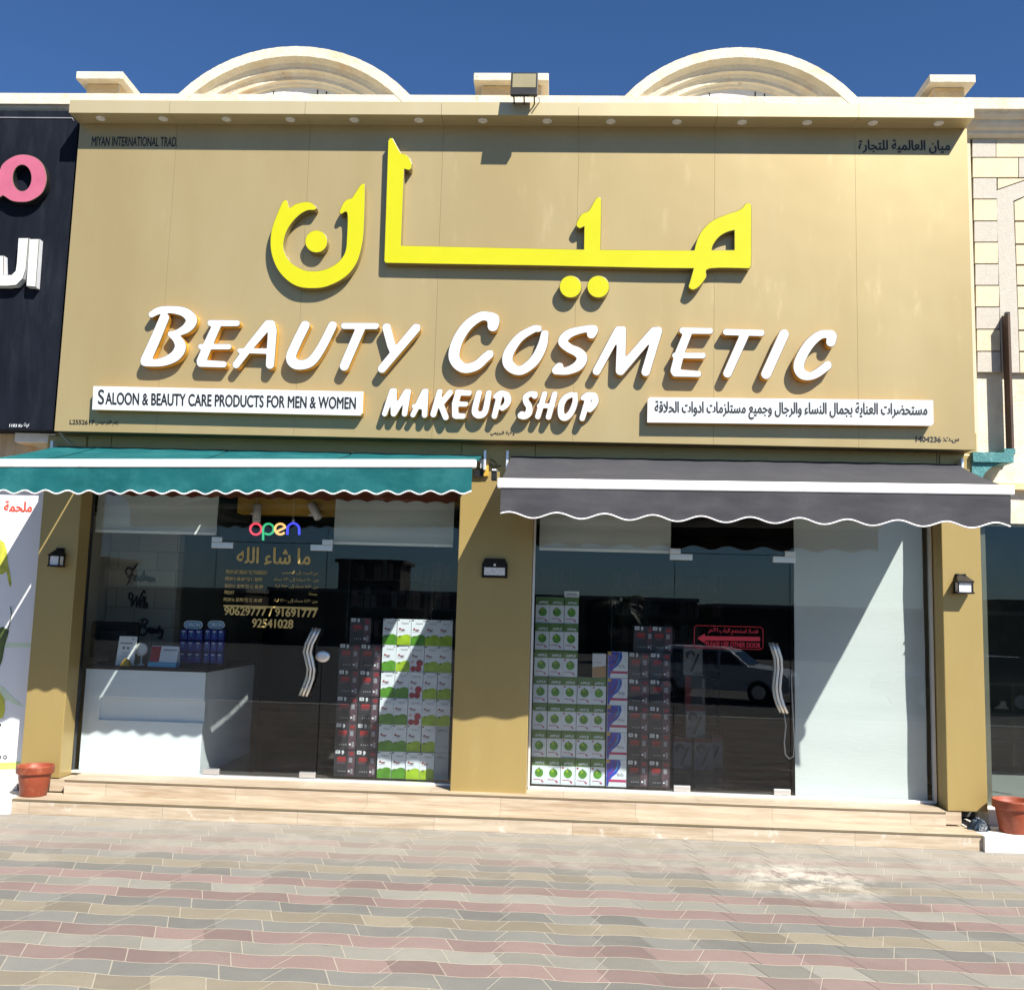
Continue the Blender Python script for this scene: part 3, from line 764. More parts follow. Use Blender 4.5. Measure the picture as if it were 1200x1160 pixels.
for px in (117, 190, 264, 339, 414, 490, 565, 641, 716, 794, 871, 948, 1026, 1104):
    d = ray(px, 137.5 if px < 700 else 139); t = (6.41-CZ)/d.z; x, y = CX+d.x*t, FY
    mb = MB(); mb.lathe(x, y, [(0.044, 6.4100), (0.046, 6.404), (0.036, 6.398), (0.030, 6.402)], 'lens_off', 20)
    mb.build('downlight', sign)
# --- yellow Arabic name
YL = YP-0.088; LD = 0.078
zh = lambda pts: [(300+a/5.8, 150+b/5.8) for a, b in pts]
noon = zh([(200, 488), (216, 500), (229, 540), (262, 520), (310, 505), (360, 502), (398, 523), (413, 546), (396, 560), (350, 563), (300, 590), (250, 640), (212, 700), (192, 765), (190, 820), (213, 880), (260, 930), (330, 965), (400, 972), (470, 960), (540, 925), (585, 880), (608, 830), (615, 760), (619, 582), (580, 588), (566, 574), (575, 545), (598, 502), (625, 482), (650, 475), (680, 430), (712, 384), (728, 378), (742, 392), (740, 560), (733, 720), (718, 820), (690, 910), (640, 985), (570, 1040), (480, 1080), (400, 1092), (300, 1085), (220, 1045), (150, 970), (110, 880), (96, 790), (105, 690), (140, 590), (178, 505)])
body = [(454.6, 165), (457, 161.6), (460.3, 162.1), (469.8, 179.5), (475.9, 181), (480.2, 185.3), (483, 192.2), (482.3, 198), (479.3, 200), (473.9, 198.5), (472.4, 236.2), (470.4, 287.6),
        (684, 292.3), (684.4, 265.9), (679.3, 268), (675.1, 264.2), (676.8, 258), (682.3, 250.1), (689.8, 246.8), (697.4, 233.8), (701.8, 230.6), (705, 233), (705, 253.3), (704, 292.5), (813.4, 293.3),
        (816.6, 281.5), (822, 270.7), (832.8, 259.8), (848, 252.3), (863.2, 247.3), (869.7, 243.6), (874, 238.4), (879.4, 238.2), (881, 241.4), (881, 296.7), (880.5, 311.8), (878.3, 315.1),
        (831.8, 315.1), (828, 325), (819.8, 335.7), (812.3, 340), (806.8, 336.8), (807.9, 331.3), (812.5, 315), (765.7, 314.5), (640, 311.8), (500, 309.5), (451.7, 308.6), (449.9, 306), (451.7, 253.4), (453.4, 201.7)]
hole = [(860.4, 270.2), (860.4, 293), (834.4, 293), (836.1, 287), (842.6, 278.3), (851.3, 272.8)]
circ = lambda x, y, r, n=36: [(x+r*math.cos(2*math.pi*k/n), y+r*math.sin(2*math.pi*k/n)) for k in range(n)]
noon = spline(noon, 4, True)
body = body[:13]+spline(body[13:21], 4)+body[21:24]+spline(body[24:33], 4)+body[33:36]+spline(body[36:43], 4)+body[43:]
hole = hole[:3]+spline(hole[2:]+hole[:1], 4)[1:-1]
for lp in ([noon], [body, hole], [circ(370.7, 283.1, 13.4)], [circ(668.6, 336.1, 13.2)], [circ(701.1, 336.1, 13.2)]):
    raised_letter('arabic_letter', lp, YL, LD, 'letter_yellow', 'letter_olive', sign)
# --- BEAUTY COSMETIC and MAKEUP SHOP, brush strokes in zoomed pixels (origin, scale)
def letters(org, sc, rows, step=3.0, Yf=YL, dep=LD, name='letter'):
    for strokes in rows:
        loops = contour_loops(strokes, step)
        raised_letter(name, [[(org[0]+a/sc, org[1]+b/sc) for a, b in lp] for lp in loops], Yf, dep, 'letter_white', 'letter_side', sign)
letters((150, 350), 6, [
  [[(255, 135, 36), (190, 290, 38), (125, 435, 40)], [(165, 112, 24), (220, 84, 28), (310, 78, 29), (400, 98, 36), (446, 150, 42), (415, 205, 36), (350, 240, 26), (300, 250, 22)], [(300, 250, 24), (345, 285, 34), (368, 340, 42), (335, 400, 40), (260, 440, 34), (180, 452, 29), (120, 442, 36)]],
  [[(580, 172, 25), (765, 173, 24)], [(622, 190, 33), (560, 330, 35), (515, 440, 36)], [(512, 338, 22), (708, 338, 22)], [(510, 455, 28), (672, 462, 25)]],
  [[(760, 465, 28), (850, 345, 30), (985, 182, 34)], [(1005, 182, 34), (1015, 230, 34), (998, 465, 32)], [(785, 366, 20), (975, 370, 22)]]])
letters((330, 350), 6, [
  [[(165, 188, 35), (100, 320, 36), (66, 410, 38), (90, 455, 40), (150, 465, 36), (215, 435, 36), (285, 335, 34), (358, 190, 33)]],
  [[(440, 192, 25), (662, 193, 25)], [(552, 215, 35), (440, 475, 35)]],
  [[(738, 204, 33), (772, 330, 33), (790, 380, 30)], [(945, 208, 34), (705, 493, 32)]]])
letters((510, 350), 6, [
  [[(405, 193, 40), (408, 150, 46), (370, 125, 36), (312, 128, 35), (228, 188, 38), (162, 285, 40), (132, 390, 42), (152, 455, 40), (210, 490, 37), (290, 470, 36), (350, 418, 34), (380, 392, 33)]],
  [[(725, 212, 26), (690, 215, 28), (592, 275, 33), (518, 380, 38), (512, 455, 40), (560, 500, 36), (620, 498, 35), (700, 432, 37), (752, 335, 36), (770, 250, 30)]],
  [[(1098, 250, 34), (1112, 218, 34), (1050, 215, 27), (945, 245, 33), (897, 300, 36), (935, 345, 33), (1000, 377, 36), (1033, 420, 40), (1000, 475, 37), (925, 508, 30), (848, 508, 28)], [(848, 505, 30), (872, 480, 32)]]])
letters((690, 360), 6, [
  [[(55, 450, 31), (208, 165, 33)], [(208, 165, 33), (232, 165, 34), (222, 445, 36)], [(222, 445, 36), (458, 170, 33)], [(458, 170, 33), (486, 168, 33), (400, 455, 33)]],
  [[(658, 165, 25), (852, 168, 24)], [(692, 190, 33), (640, 320, 35), (608, 445, 37)], [(605, 340, 22), (802, 341, 23)], [(608, 462, 29), (770, 470, 24)]],
  [[(965, 175, 25), (1214, 182, 25)], [(1093, 200, 34), (975, 465, 33)]]])
letters((850, 360), 6, [
  [[(412, 192, 38), (287, 470, 38)]],
  [[(742, 245, 36), (748, 202, 38), (715, 190, 31), (662, 198, 33), (592, 258, 37), (535, 350, 39), (516, 420, 40), (540, 470, 38), (592, 485, 31), (650, 462, 32), (718, 410, 33)]]])
letters((430, 440), 8, [
  [[(165, 360, 28), (238, 148, 33)], [(238, 148, 33), (252, 148, 33), (250, 358, 32)], [(250, 358, 32), (372, 155, 33)], [(372, 155, 33), (384, 155, 33), (352, 360, 30)]],
  [[(430, 370, 28), (540, 152, 32), (550, 152, 32), (540, 372, 30)], [(440, 288, 24), (540, 300, 26)]],
  [[(682, 155, 32), (622, 365, 32)], [(778, 162, 32), (690, 268, 32), (738, 392, 32)]],
  [[(852, 160, 32), (955, 165, 31)], [(855, 170, 34), (826, 265, 34), (828, 375, 34)], [(830, 268, 28), (925, 270, 27)], [(835, 380, 32), (900, 382, 30)]],
  [[(1050, 165, 32), (1012, 320, 34), (1030, 365, 38), (1072, 368, 36), (1110, 330, 32), (1142, 168, 32)]]])
letters((570, 440), 8, [
  [[(122, 200, 32), (74, 382, 30)], [(82, 198, 24), (130, 165, 27), (182, 182, 34), (202, 228, 37), (185, 275, 32), (148, 308, 28)]],
  [[(452, 192, 32), (450, 178, 32), (410, 174, 30), (368, 205, 31), (374, 250, 33), (400, 295, 34), (396, 350, 37), (358, 380, 36), (318, 378, 30), (332, 362, 30)]],
  [[(545, 175, 30), (482, 385, 30)], [(640, 178, 31), (582, 390, 30)], [(495, 285, 26), (620, 285, 26)]],
  [[(795, 180, 30), (740, 210, 32), (704, 270, 34), (698, 345, 34), (715, 390, 36), (752, 390, 34), (798, 340, 32), (830, 255, 30), (832, 182, 28)]],
  [[(955, 215, 32), (898, 402, 30)], [(905, 213, 26), (950, 182, 30), (1006, 195, 36), (1020, 240, 37), (1000, 285, 33), (968, 322, 28)]]])
# --- the two white strips
def strip(corners, rows, name='white_strip'):
    mb = MB(); pts = [U(a, b, YL) for a, b in corners]
    mb.prism(pts, YL, YP-0.012, 'letter_white', 'letter_side')
    o = mb.build(name, sign)
    mb = MB()
    for t, a, b, bold in rows: text_px(mb, t, 'ink', *a, *b, YL-0.002, bold)
    mb.build('lettering', o)
strip([(109.5, 452.5), (426, 459), (425, 484), (422, 487), (108, 480)], [])
strip([(762, 465.5), (1093.5, 469), (1094, 496), (1091, 499), (758.5, 495), (759, 468)], [])
def text_slant(mb, t, m, pts, Y, bold=0.0):
    """lettering in the quadrilateral of photo points (left bottom, right bottom, right top, left top) on the plane Y"""
    V, Fc = glyphs(t, bold); ax, bx = min(v[0] for v in V), max(v[0] for v in V); az, bz = min(v[1] for v in V), max(v[1] for v in V)
    q = [U(a, b, Y) for a, b in pts]; out = []
    for a, b, c in V:
        u, w = (a-ax)/(bx-ax), (b-az)/(bz-az)
        lo = [q[0][i]+(q[1][i]-q[0][i])*u for i in (0, 1)]; hi = [q[3][i]+(q[2][i]-q[3][i])*u for i in (0, 1)]
        out.append((lo[0]+(hi[0]-lo[0])*w, Y-c, lo[1]+(hi[1]-lo[1])*w))
    mb.raw(out, Fc, m)
strips = [o for o in sign.children if o.name.startswith('white_strip')]
for o in strips:
    for c in list(o.children): bpy.data.objects.remove(c)
mb = MB(); YT = YL-0.002
text_slant(mb, 'S', 'ink', [(114.5, 474), (122, 474.2), (122.4, 456.5), (115, 456.3)], YT, 0.02)
text_slant(mb, 'ALOON & BEAUTY CARE PRODUCTS FOR MEN & WOMEN', 'ink', [(123.3, 474.2), (417, 479.8), (417.5, 465.3), (123.6, 459.6)], YT, 0.036)
mb.build('lettering', strips[0])
mb = MB(); text_slant(mb, arabic('مستحضرات العناية بجمال النساء والرجال وجميع مستلزمات ادوات الحلاقة'), 'ink', [(767, 490.5), (1087, 493.8), (1087, 472), (767, 469.5)], YT, 0.042)
mb.build('lettering', strips[1])
# --- small print on the panel
YS = YP-0.003
for t, box_, w_ in (('MIYAN INTERNATIONAL TRAD.', (107.5, 160.5, 208, 171.8), 0.02), (arabic('ميان العالمية للتجارة'), (1006, 164, 1113.5, 180), 0.035), ('L2552617', (81.5, 492, 110.5, 497.5), 0.03),
                    (arabic('رقم الترخيص'), (112, 492.5, 139, 499), 0.02), (arabic('ولاية البريمي'), (574.5, 505, 603, 511), 0.03), ('1404236', (1073, 511.5, 1103, 518), 0.035), (arabic('س.ت:'), (1105.5, 512.5, 1124, 519), 0.03)):
    mb = MB(); text_px(mb, t, 'ink', *box_, YS, w_); mb.build('lettering', sign)

# ================================================================== AWNINGS
def awning(name, label, xb, zb, xf, zf, bar_h, zval, wl, amp, fabric, back, slits, yb=-0.27, yf=-1.6, phase=0.0, sag=0.02):
    """xb/zb: back edge, xf/zf: top of the front bar (left, right pairs); zval: bottom of the valance"""
    lp = lambda p, t: p[0]+(p[1]-p[0])*t
    t0 = thing(name, label, 'awning', ((xb[0]+xb[1])/2, yb, 3.3))
    # cloth, cut by the narrow slits
    mb = MB(); cuts = [0.0]+[s for s in slits]+[1.0]; g = 0.0022
    for a, b in zip(cuts[:-1], cuts[1:]):
        a2 = a+(g if a > 0 else 0); b2 = b-(g if b < 1 else 0); nx = max(3, int((b2-a2)*40)); ny = 14; V = []; V2 = []
        for j in range(ny+1):
            w = j/ny
            for i in range(nx+1):
                u = a2+(b2-a2)*i/nx
                x = lp(xb, u)*(1-w)+lp(xf, u)*w; y = yb+(yf+0.03-yb)*w
                z = lp(zb, u)*(1-w)+(lp(zf, u)-0.012)*w-sag*math.sin(math.pi*w)*(1+0.5*math.sin(u*19))+0.003*math.sin(u*70+w*4)
                V.append((x, y, z)); V2.append((x, y, z-0.006))
        q = lambda i, j: j*(nx+1)+i
        mb.raw(V, [(q(i, j), q(i, j+1), q(i+1, j+1), q(i+1, j)) for j in range(ny) for i in range(nx)], fabric, True)
        mb.raw(V2, [(q(i, j), q(i+1, j), q(i+1, j+1), q(i, j+1)) for j in range(ny) for i in range(nx)], back, True)
    mb.build('canopy', t0)
    mb = MB(); q0, q1 = (xf[0]-0.03, xf[1]+0.03), 0
    a = [(q0[0], yf, zf[0]-bar_h), (q0[1], yf, zf[1]-bar_h), (q0[1], yf, zf[1]), (q0[0], yf, zf[0])]
    b = [(x, y+0.06, z) for x, y, z in a]
    mb.hexa(a, b, 'bar_white'); mb.build('front_bar', t0, 0.012)
    # valance
    nx = 220; ny = 6; V = []; V2 = []
    def zb_(x, u): return lp(zval, u)+amp*math.cos(2*math.pi*(x-xf[0])/wl+phase)
    pip = []
    for j in range(ny+1):
        w = j/ny
        for i in range(nx+1):
            u = i/nx; x = lp(xf, u); zt = lp(zf, u)-bar_h+0.006; zz = zt+(zb_(x, u)-zt)*w
            y = yf+0.012+0.014*w*math.sin(x*5.1+1.3*math.sin(x*2.2))+0.006*w*math.sin(x*17+w*3)
            V.append((x, y, zz)); V2.append((x, y+0.006, zz))
            if j == ny: pip.append((x, y+0.003, zz-0.002))
    q = lambda i, j: j*(nx+1)+i
    mb = MB(); mb.raw(V, [(q(i, j), q(i, j+1), q(i+1, j+1), q(i+1, j)) for j in range(ny) for i in range(nx)], fabric, True)
    mb.raw(V2, [(q(i, j), q(i+1, j), q(i+1, j+1), q(i, j+1)) for j in range(ny) for i in range(nx)], back, True)
    v = mb.build('valance', t0)
    mb = MB(); mb.tube(pip, 0.0065, 'bar_white', 6); mb.build('piping', v)
    # roller, side brackets and folding arms below the cloth
    mb = MB(); mb.tube([(xb[0], yb+0.02, zb[0]-0.03), (xb[1], yb+0.02, zb[1]-0.03)], 0.035, 'alu', 12); mb.build('roller_tube', t0)
    for s, (x, z) in enumerate(((xb[0]-0.03, zb[0]), (xb[1]+0.03, zb[1]))):
        mb = MB(); mb.box(x-0.012, x+0.012, yb-0.06, -0.24, z-0.14, z+0.045, 'alu'); mb.build('side_bracket', t0, 0.004)
    for u0, u1 in ((0.12, 0.30), (0.88, 0.70)):
        mb = MB(); pa = (lp(xb, u0), yb+0.02, lp(zb, u0)-0.10); pe = (lp(xf, u1), (yb+yf)/2, (lp(zb, u1)+lp(zf, u1))/2-0.13); pc = (lp(xf, u0), yf+0.08, lp(zf, u0)-bar_h*0.5)
        mb.tube([pa, pe], 0.02, 'alu', 8); mb.tube([pe, pc], 0.017, 'alu', 8); mb.build('folding_arm', t0)
    return t0
U3 = lambda px, py, Y: U(px, py, Y)
tb = (U(67.6, 523, -0.27), U(565, 534, -0.27)); ZB = (tb[0][1], tb[1][1])
slx = [((U(116, 524.6, -0.27)[0]-tb[0][0])/(tb[1][0]-tb[0][0])), ((U(270, 529, -0.27)[0]-tb[0][0])/(tb[1][0]-tb[0][0])), 0.70]
awning('awning', 'faded teal awning with white front bar and wavy edge above the left window', (tb[0][0], tb[1][0]), ZB, (-4.3, -0.19), (2.965, 3.052), 0.066,
       (2.700, 2.790), 0.172, 0.014, 'teal_fabric', 'teal_fabric', slx)
gb = (U(598.7, 534.7, -0.27), U(1121, 544, -0.27))
awning('awning', 'dark grey awning with white front bar and broad scallops above the right window', (gb[0][0], gb[1][0]), (gb[0][1], gb[1][1]), (0.04, 3.97), (2.907, 2.943), 0.078,
       (2.622, 2.630), 0.375, 0.022, 'grey_fabric', 'grey_fabric', [], phase=-1.2)
# small fittings between the awnings
mb = MB(); x, z = U(570, 548, -0.27); mb.box(x-0.022, x+0.022, -0.29, -0.252, z-0.08, z+0.07, 'print_gold'); mb.box(x-0.11, x-0.024, -0.285, -0.252, z-0.09, z-0.02, 'black_metal')
mb.box(x-0.055, x-0.03, -0.30, -0.2855, z-0.01, z+0.07, 'alu')
solo(mb, 'awning_bracket', 'gold and black awning bracket on the pillar top at the teal awning end', 'bracket', (x, -0.25, z-0.09))
mb = MB(); pts = [(575, 538), (580, 541), (583, 545), (578, 546), (574, 543), (577, 549), (587, 545.5)]
mb.tube([(U(a, b, -0.27)[0], -0.262-0.004*(i % 2), U(a, b, -0.27)[1]) for i, (a, b) in enumerate(pts)], 0.004, 'cable_black', 6)
solo(mb, 'cable', 'black cable curled on the pillar between the two awnings', 'cable', (U(580, 545, -.27)[0], -0.25, U(580, 545, -.27)[1]))
mb = MB(); pts = [(70, 506), (71, 509), (74, 513), (78, 517), (84, 520)]
mb.tube([(U(a, b, -0.3)[0], -0.30+0.012*i, U(a, b, -0.3)[1]) for i, (a, b) in enumerate(pts)], 0.006, 'cable_grey', 6)
solo(mb, 'cable', 'pale loose cable hanging from the lower left corner of the gold sign', 'cable', (U(70, 506, -.3)[0], -0.3, U(70, 506, -.3)[1]))
mb = MB(); pts = [(919, 836), (921, 850), (919, 870), (920.5, 884), (925, 889), (930, 886), (931, 870), (929, 830), (927, 790)]
mb.tube([(U(a, b, 0.06)[0], 0.06, U(a, b, 0.06)[1]) for a, b in pts], 0.006, 'cable_grey', 6)
solo(mb, 'cable', 'looped cable hanging from the right glass door handle', 'cable', (U(925, 889, .06)[0], 0.06, U(925, 889, .06)[1]))
mb = MB(); x, z = U(580.5, 556, -1.52); mb.box(x-0.03, x+0.012, -1.56, -1.50, z-0.05, z+0.02, 'black'); mb.box(x-0.028, x+0.012, -1.57, -1.50, z+0.021, z+0.04, 'bar_white')
solo(mb, 'awning_winch', 'small black and white winch head at the left end of the grey awning bar', 'winch', (x, -1.53, z-0.05), bevel=0.004)
# scalloped rust coloured pelmet just inside the left glass
mb = MB(); pts = []; n = 260; xa, xb_ = XL[0]+0.02, XL[3]-0.02
zc = U(320, 584.5, 0.04)[1]
for i in range(n+1):
    x = xa+(xb_-xa)*i/n; pts.append((x, zc+0.022*abs(math.sin(math.pi*x/0.19))-0.01))
mb.raw([(x, 0.035, z) for x, z in pts]+[(x, 0.035, 3.01) for x, z in pts]+[(x, 0.045, z) for x, z in pts]+[(x, 0.045, 3.01) for x, z in pts],
       [(i, i+1, n+2+i, n+1+i) for i in range(n)]+[(2*n+2+i+1, 2*n+2+i, 3*n+3+i, 3*n+4+i) for i in range(n)], 'rust_fabric')
solo(mb, 'pelmet', 'rust red scalloped pelmet along the top of the left shop window', 'pelmet', (-2.2, 0.04, 3.0))

# ================================================================== FLOODLIGHT, WALL LAMPS
fx0, fz0 = U(598, 113, -0.82); fx1, fz1 = U(630.5, 84, -0.82)
fl = thing('floodlight', 'black floodlight with pale lens standing on top of the gold sign', 'floodlight', ((fx0+fx1)/2, -0.6, 6.537))
mb = MB(); fzb = fz0+0.005; T = 0.06
a = [(fx0, -0.84, fzb), (fx1, -0.84, fzb), (fx1, -0.80, fz1), (fx0, -0.80, fz1)]; b = [(x, y+T, z+0.01) for x, y, z in a]
mb.hexa(a, b, 'black_metal')
for k in range(7):
    x = fx0+0.02+(fx1-fx0-0.04)*k/6; mb.box(x-0.003, x+0.003, -0.77, -0.73, fzb+0.03, fz1-0.02, 'black_metal')
mb.build('housing', fl, 0.006)
mb = MB(); mz = lambda t: (-0.843+0.04*t, fzb+(fz1-fzb)*t)
(y0, z0), (y1, z1) = mz(0.32), mz(0.94)
mb.face([(fx0+0.017, y0, z0), (fx1-0.017, y0, z0), (fx1-0.017, y1, z1), (fx0+0.017, y1, z1)], 'flood_glass'); mb.build('lens', fl)
mb = MB()
for s, x in ((1, fx0+0.03), (-1, fx1-0.03), (1, (fx0+fx1)/2)):
    mb.tube([(x, -0.62, 6.537), (x, -0.68, fzb+0.0), (x, -0.775, fzb+0.02)], 0.007, 'black_metal', 8)
mb.tube([(fx0-0.01, -0.60, 6.543), (fx1+0.02, -0.60, 6.543), (fx1+0.012, -0.75, fzb+0.03)], 0.006, 'alu', 8); mb.build('bracket', fl)
# centre pillar: flat solar light
cx0, cz0 = U(564.5, 676.5, -0.27); cx1, cz1 = U(595, 655, -0.27)
sl = thing('wall_light', 'flat black solar wall light on the middle gold pillar', 'wall light', ((cx0+cx1)/2, -0.25, cz0))
mb = MB(); w = cx1-cx0
mb.prism([(cx0, cz0), (cx1, cz0), (cx1, cz1-0.05), (cx1-0.025, cz1), (cx0+0.025, cz1), (cx0, cz1-0.05)], -0.285, -0.251, 'black'); mb.build('casing', sl, 0.004)
mb = MB(); mb.box(cx0+0.022, cx1-0.022, -0.290, -0.2855, cz0+0.022, cz0+0.092, 'lamp_panel'); mb.build('lamp_panel', sl)
mb = MB(); mb.disc((cx0+cx1)/2, -0.2875, cz1-0.058, 0.011, 'white_paint', 14); mb.build('sensor', sl)
def lantern(px0, px1, py0, py1, label):
    x0, z0 = U(px0, py1, -0.3); x1, z1 = U(px1, py0, -0.3); xc = (x0+x1)/2; h = z1-z0; w = x1-x0
    t = thing('wall_lantern', label, 'wall lantern', (xc, -0.25, z0), 'lanterns on the outer pillars')
    mb = MB(); mb.box(xc-w*0.3, xc+w*0.3, -0.262, -0.2505, z0+0.02, z1, 'black'); mb.build('wall_plate', t, 0.002)
    hw = w*0.40; d = 0.10; yb, yf = -0.263, -0.263-d
    mb = MB()
    zt = z0+h*0.62
    top = [(xc-hw*0.62, yb-0.01, z1-h*0.06), (xc+hw*0.62, yb-0.01, z1-h*0.06), (xc+hw*0.62, yb, z1-h*0.06), (xc-hw*0.62, yb, z1-h*0.06)]
    low = [(xc-w*0.47, yf-0.015, zt), (xc+w*0.47, yf-0.015, zt), (xc+w*0.47, yb, zt), (xc-w*0.47, yb, zt)]
    mb.hexa([(x, y, z-0.012) for x, y, z in low], low, 'black'); mb.hexa(low, top, 'black')
    mb.box(xc-hw*0.66, xc-hw*0.4, yb-0.02, yb-0.001, z1-h*0.06, z1, 'black'); mb.box(xc+hw*0.4, xc+hw*0.66, yb-0.02, yb-0.001, z1-h*0.06, z1, 'black'); mb.build('lantern_roof', t)
    mb = MB(); mb.box(xc-w*0.48, xc+w*0.48, yf-0.012, yb, z0, z0+0.014, 'black')
    for sx in (-1, 1):
        for yy in (yf, yb-0.008): mb.box(xc+sx*hw-0.005, xc+sx*hw+0.005, yy-0.005, yy+0.005, z0+0.0145, zt-0.0125, 'black')
    mb.build('frame', t)
    mb = MB(); mb.box(xc-hw+0.006, xc+hw-0.006, yf+0.004, yb-0.004, z0+0.015, zt-0.013, 'lamp_panel'); mb.build('lamp_glass', t)
    mb = MB(); mb.disc(xc, yf-0.0205+0.03, zt+h*0.10, 0.008, 'white_paint', 10)
lantern(59.5, 76, 642, 664, 'black wall lantern on the left gold pillar, in the awning shade')
lantern(1118, 1138, 672.5, 695.5, 'black wall lantern on the right gold pillar, in full sun')

# ================================================================== BLINDS
def blind(px0, px1, py, y, label, z_top=3.0, roll=True):
    x0, z0 = U(px0, py, y); x1, _ = U(px1, py, y)
    t = thing('roller_blind', label, 'blind', ((x0+x1)/2, y, z_top), 'roller blinds behind the shop glass')
    n = 40; V = []
    for j in range(13):
        for i in range(n+1):
            u = i/n; x = x0+(x1-x0)*u; z = z_top+(z0-z_top)*j/12
            V.append((x, y+0.006*math.sin(u*7+j*0.5)+0.004*math.sin(j*1.9), z))
    mb = MB(); q = lambda i, j: j*(n+1)+i
    mb.raw(V, [(q(i, j), q(i, j+1), q(i+1, j+1), q(i+1, j)) for j in range(12) for i in range(n)], 'blind', True)
    mb.raw([(a, b+0.004, c) for a, b, c in V], [(q(i, j), q(i+1, j), q(i+1, j+1), q(i, j+1)) for j in range(12) for i in range(n)], 'blind', True)
    mb.build('cloth', t)
    mb = MB(); mb.box(x0, x1, y-0.012, y+0.012, z0-0.03, z0, 'white_paint'); mb.build('bottom_rail', t, 0.004)
    mb = MB(); mb.tube([(x0, y+0.03, z_top+0.005), (x1, y+0.03, z_top+0.005)], 0.022, 'alu', 10); mb.build('roller', t)
blind(112, 254, 620, 0.09, 'short pale roller blind in the left pane of the left window')
blind(391, 531, 634, 0.09, 'short pale roller blind beside the hours door, above the apple cartons')
blind(632, 786, 641, 0.09, 'short pale roller blind above the stacked cartons of the right window')
blind(932, 1087, 933, 0.07, 'long white roller blind drawn down to the floor beside the right door')

# ================================================================== CARTONS
def carton_mesh(w, h, d, base, paint):
    mb = MB(); mb.box(-w/2+0.0015, w/2-0.0015, 0, d, 0.001, h-0.0015, base); paint(mb, w, h); return mb
def q_(mb, w, h, a, b, c, d, m, y=-0.001): mb.quad(-w/2+a*w, -w/2+b*w, y, c*h, d*h, m)
def e_(mb, w, h, u, v, r, m, y=-0.002, k=1.0, n=18): mb.disc(-w/2+u*w, y, v*h, r*w, m, n, r*w*k)
def t_(mb, w, h, t, a, b, c, d, m, y=-0.002, bold=0.02): text_on(mb, t, m, -w/2+a*w, -w/2+b*w, c*h, d*h, y, bold)
def clip_apple(mb, w, h, u, v, r, m, y):
    """big fruit bulging up from the bottom edge, cut by the carton's sides"""
    pts = []
    for k in range(41):
        a = math.pi*k/40; X = min(0.985, max(0.015, u+r*math.cos(a))); Z = min(0.46, max(0.015, v+r*w/h*math.sin(a)))
        pts.append((-w/2+X*w, y, Z*h))
    pts += [(-w/2+max(0.015, u-r)*w, y, 0.012*h), (-w/2+min(0.985, u+r)*w, y, 0.012*h)]
    mb.face(pts, m)
def small_text(mb, w, h, y=-0.002):
    q_(mb, w, h, 0.12, 0.58, 0.585, 0.612, 'print_red', y); q_(mb, w, h, 0.16, 0.26, 0.612, 0.66, 'print_red', y); q_(mb, w, h, 0.3, 0.52, 0.55, 0.57, 'ink', y); q_(mb, w, h, 0.1, 0.6, 0.515, 0.525, 'print_grey', y)
def paint_apple(m1, m2):
    def f(mb, w, h):
        t_(mb, w, h, 'Apple', 0.3, 0.82, 0.79, 0.88, 'print_grey', bold=0.0); q_(mb, w, h, 0.03, 0.16, 0.93, 0.975, 'ink'); e_(mb, w, h, 0.88, 0.93, 0.05, 'print_grey'); small_text(mb, w, h)
        clip_apple(mb, w, h, 0.68, 0.17, 0.46, m1, -0.0015); clip_apple(mb, w, h, 0.30, 0.12, 0.46, m2, -0.0025)
        e_(mb, w, h, 0.22, 0.33, 0.07, 'leaf_dark', -0.0035, 0.8)
    return f
def paint_cherry(mb, w, h):
    t_(mb, w, h, 'Cherries', 0.15, 0.85, 0.79, 0.88, 'print_grey', bold=0.0); small_text(mb, w, h)
    e_(mb, w, h, 0.7, 0.34, 0.24, 'cherry'); e_(mb, w, h, 0.25, 0.12, 0.2, 'cherry', -0.003); e_(mb, w, h, 0.62, 0.13, 0.22, 'cherry', -0.0035); e_(mb, w, h, 0.2, 0.38, 0.1, 'print_magenta'); e_(mb, w, h, 0.2, 0.38, 0.06, 'carton_white', -0.003)
def paint_green(badge):
    def f(mb, w, h):
        q_(mb, w, h, 0.012, 0.988, 0.69, 0.992, 'print_green'); t_(mb, w, h, 'APPLE', 0.2, 0.86, 0.745, 0.835, 'carton_white', bold=0.04)
        e_(mb, w, h, 0.5, 0.42, 0.29, 'apple_green', -0.002, 1.0, 24); e_(mb, w, h, 0.44, 0.50, 0.09, 'apple_lime', -0.003); mb.box(-0.004, 0.003, -0.003, -0.001, 0.56*h, 0.62*h, 'leaf_dark')
        q_(mb, w, h, 0.12, 0.6, 0.165, 0.19, 'print_magenta'); e_(mb, w, h, 0.68, 0.14, 0.055, 'print_magenta'); e_(mb, w, h, 0.76, 0.10, 0.055, 'print_magenta', -0.003)
        q_(mb, w, h, 0.86, 0.9, 0.35, 0.55, 'print_pale')
        if badge: e_(mb, w, h, 0.15, 0.63, 0.065, 'cherry')
    return f
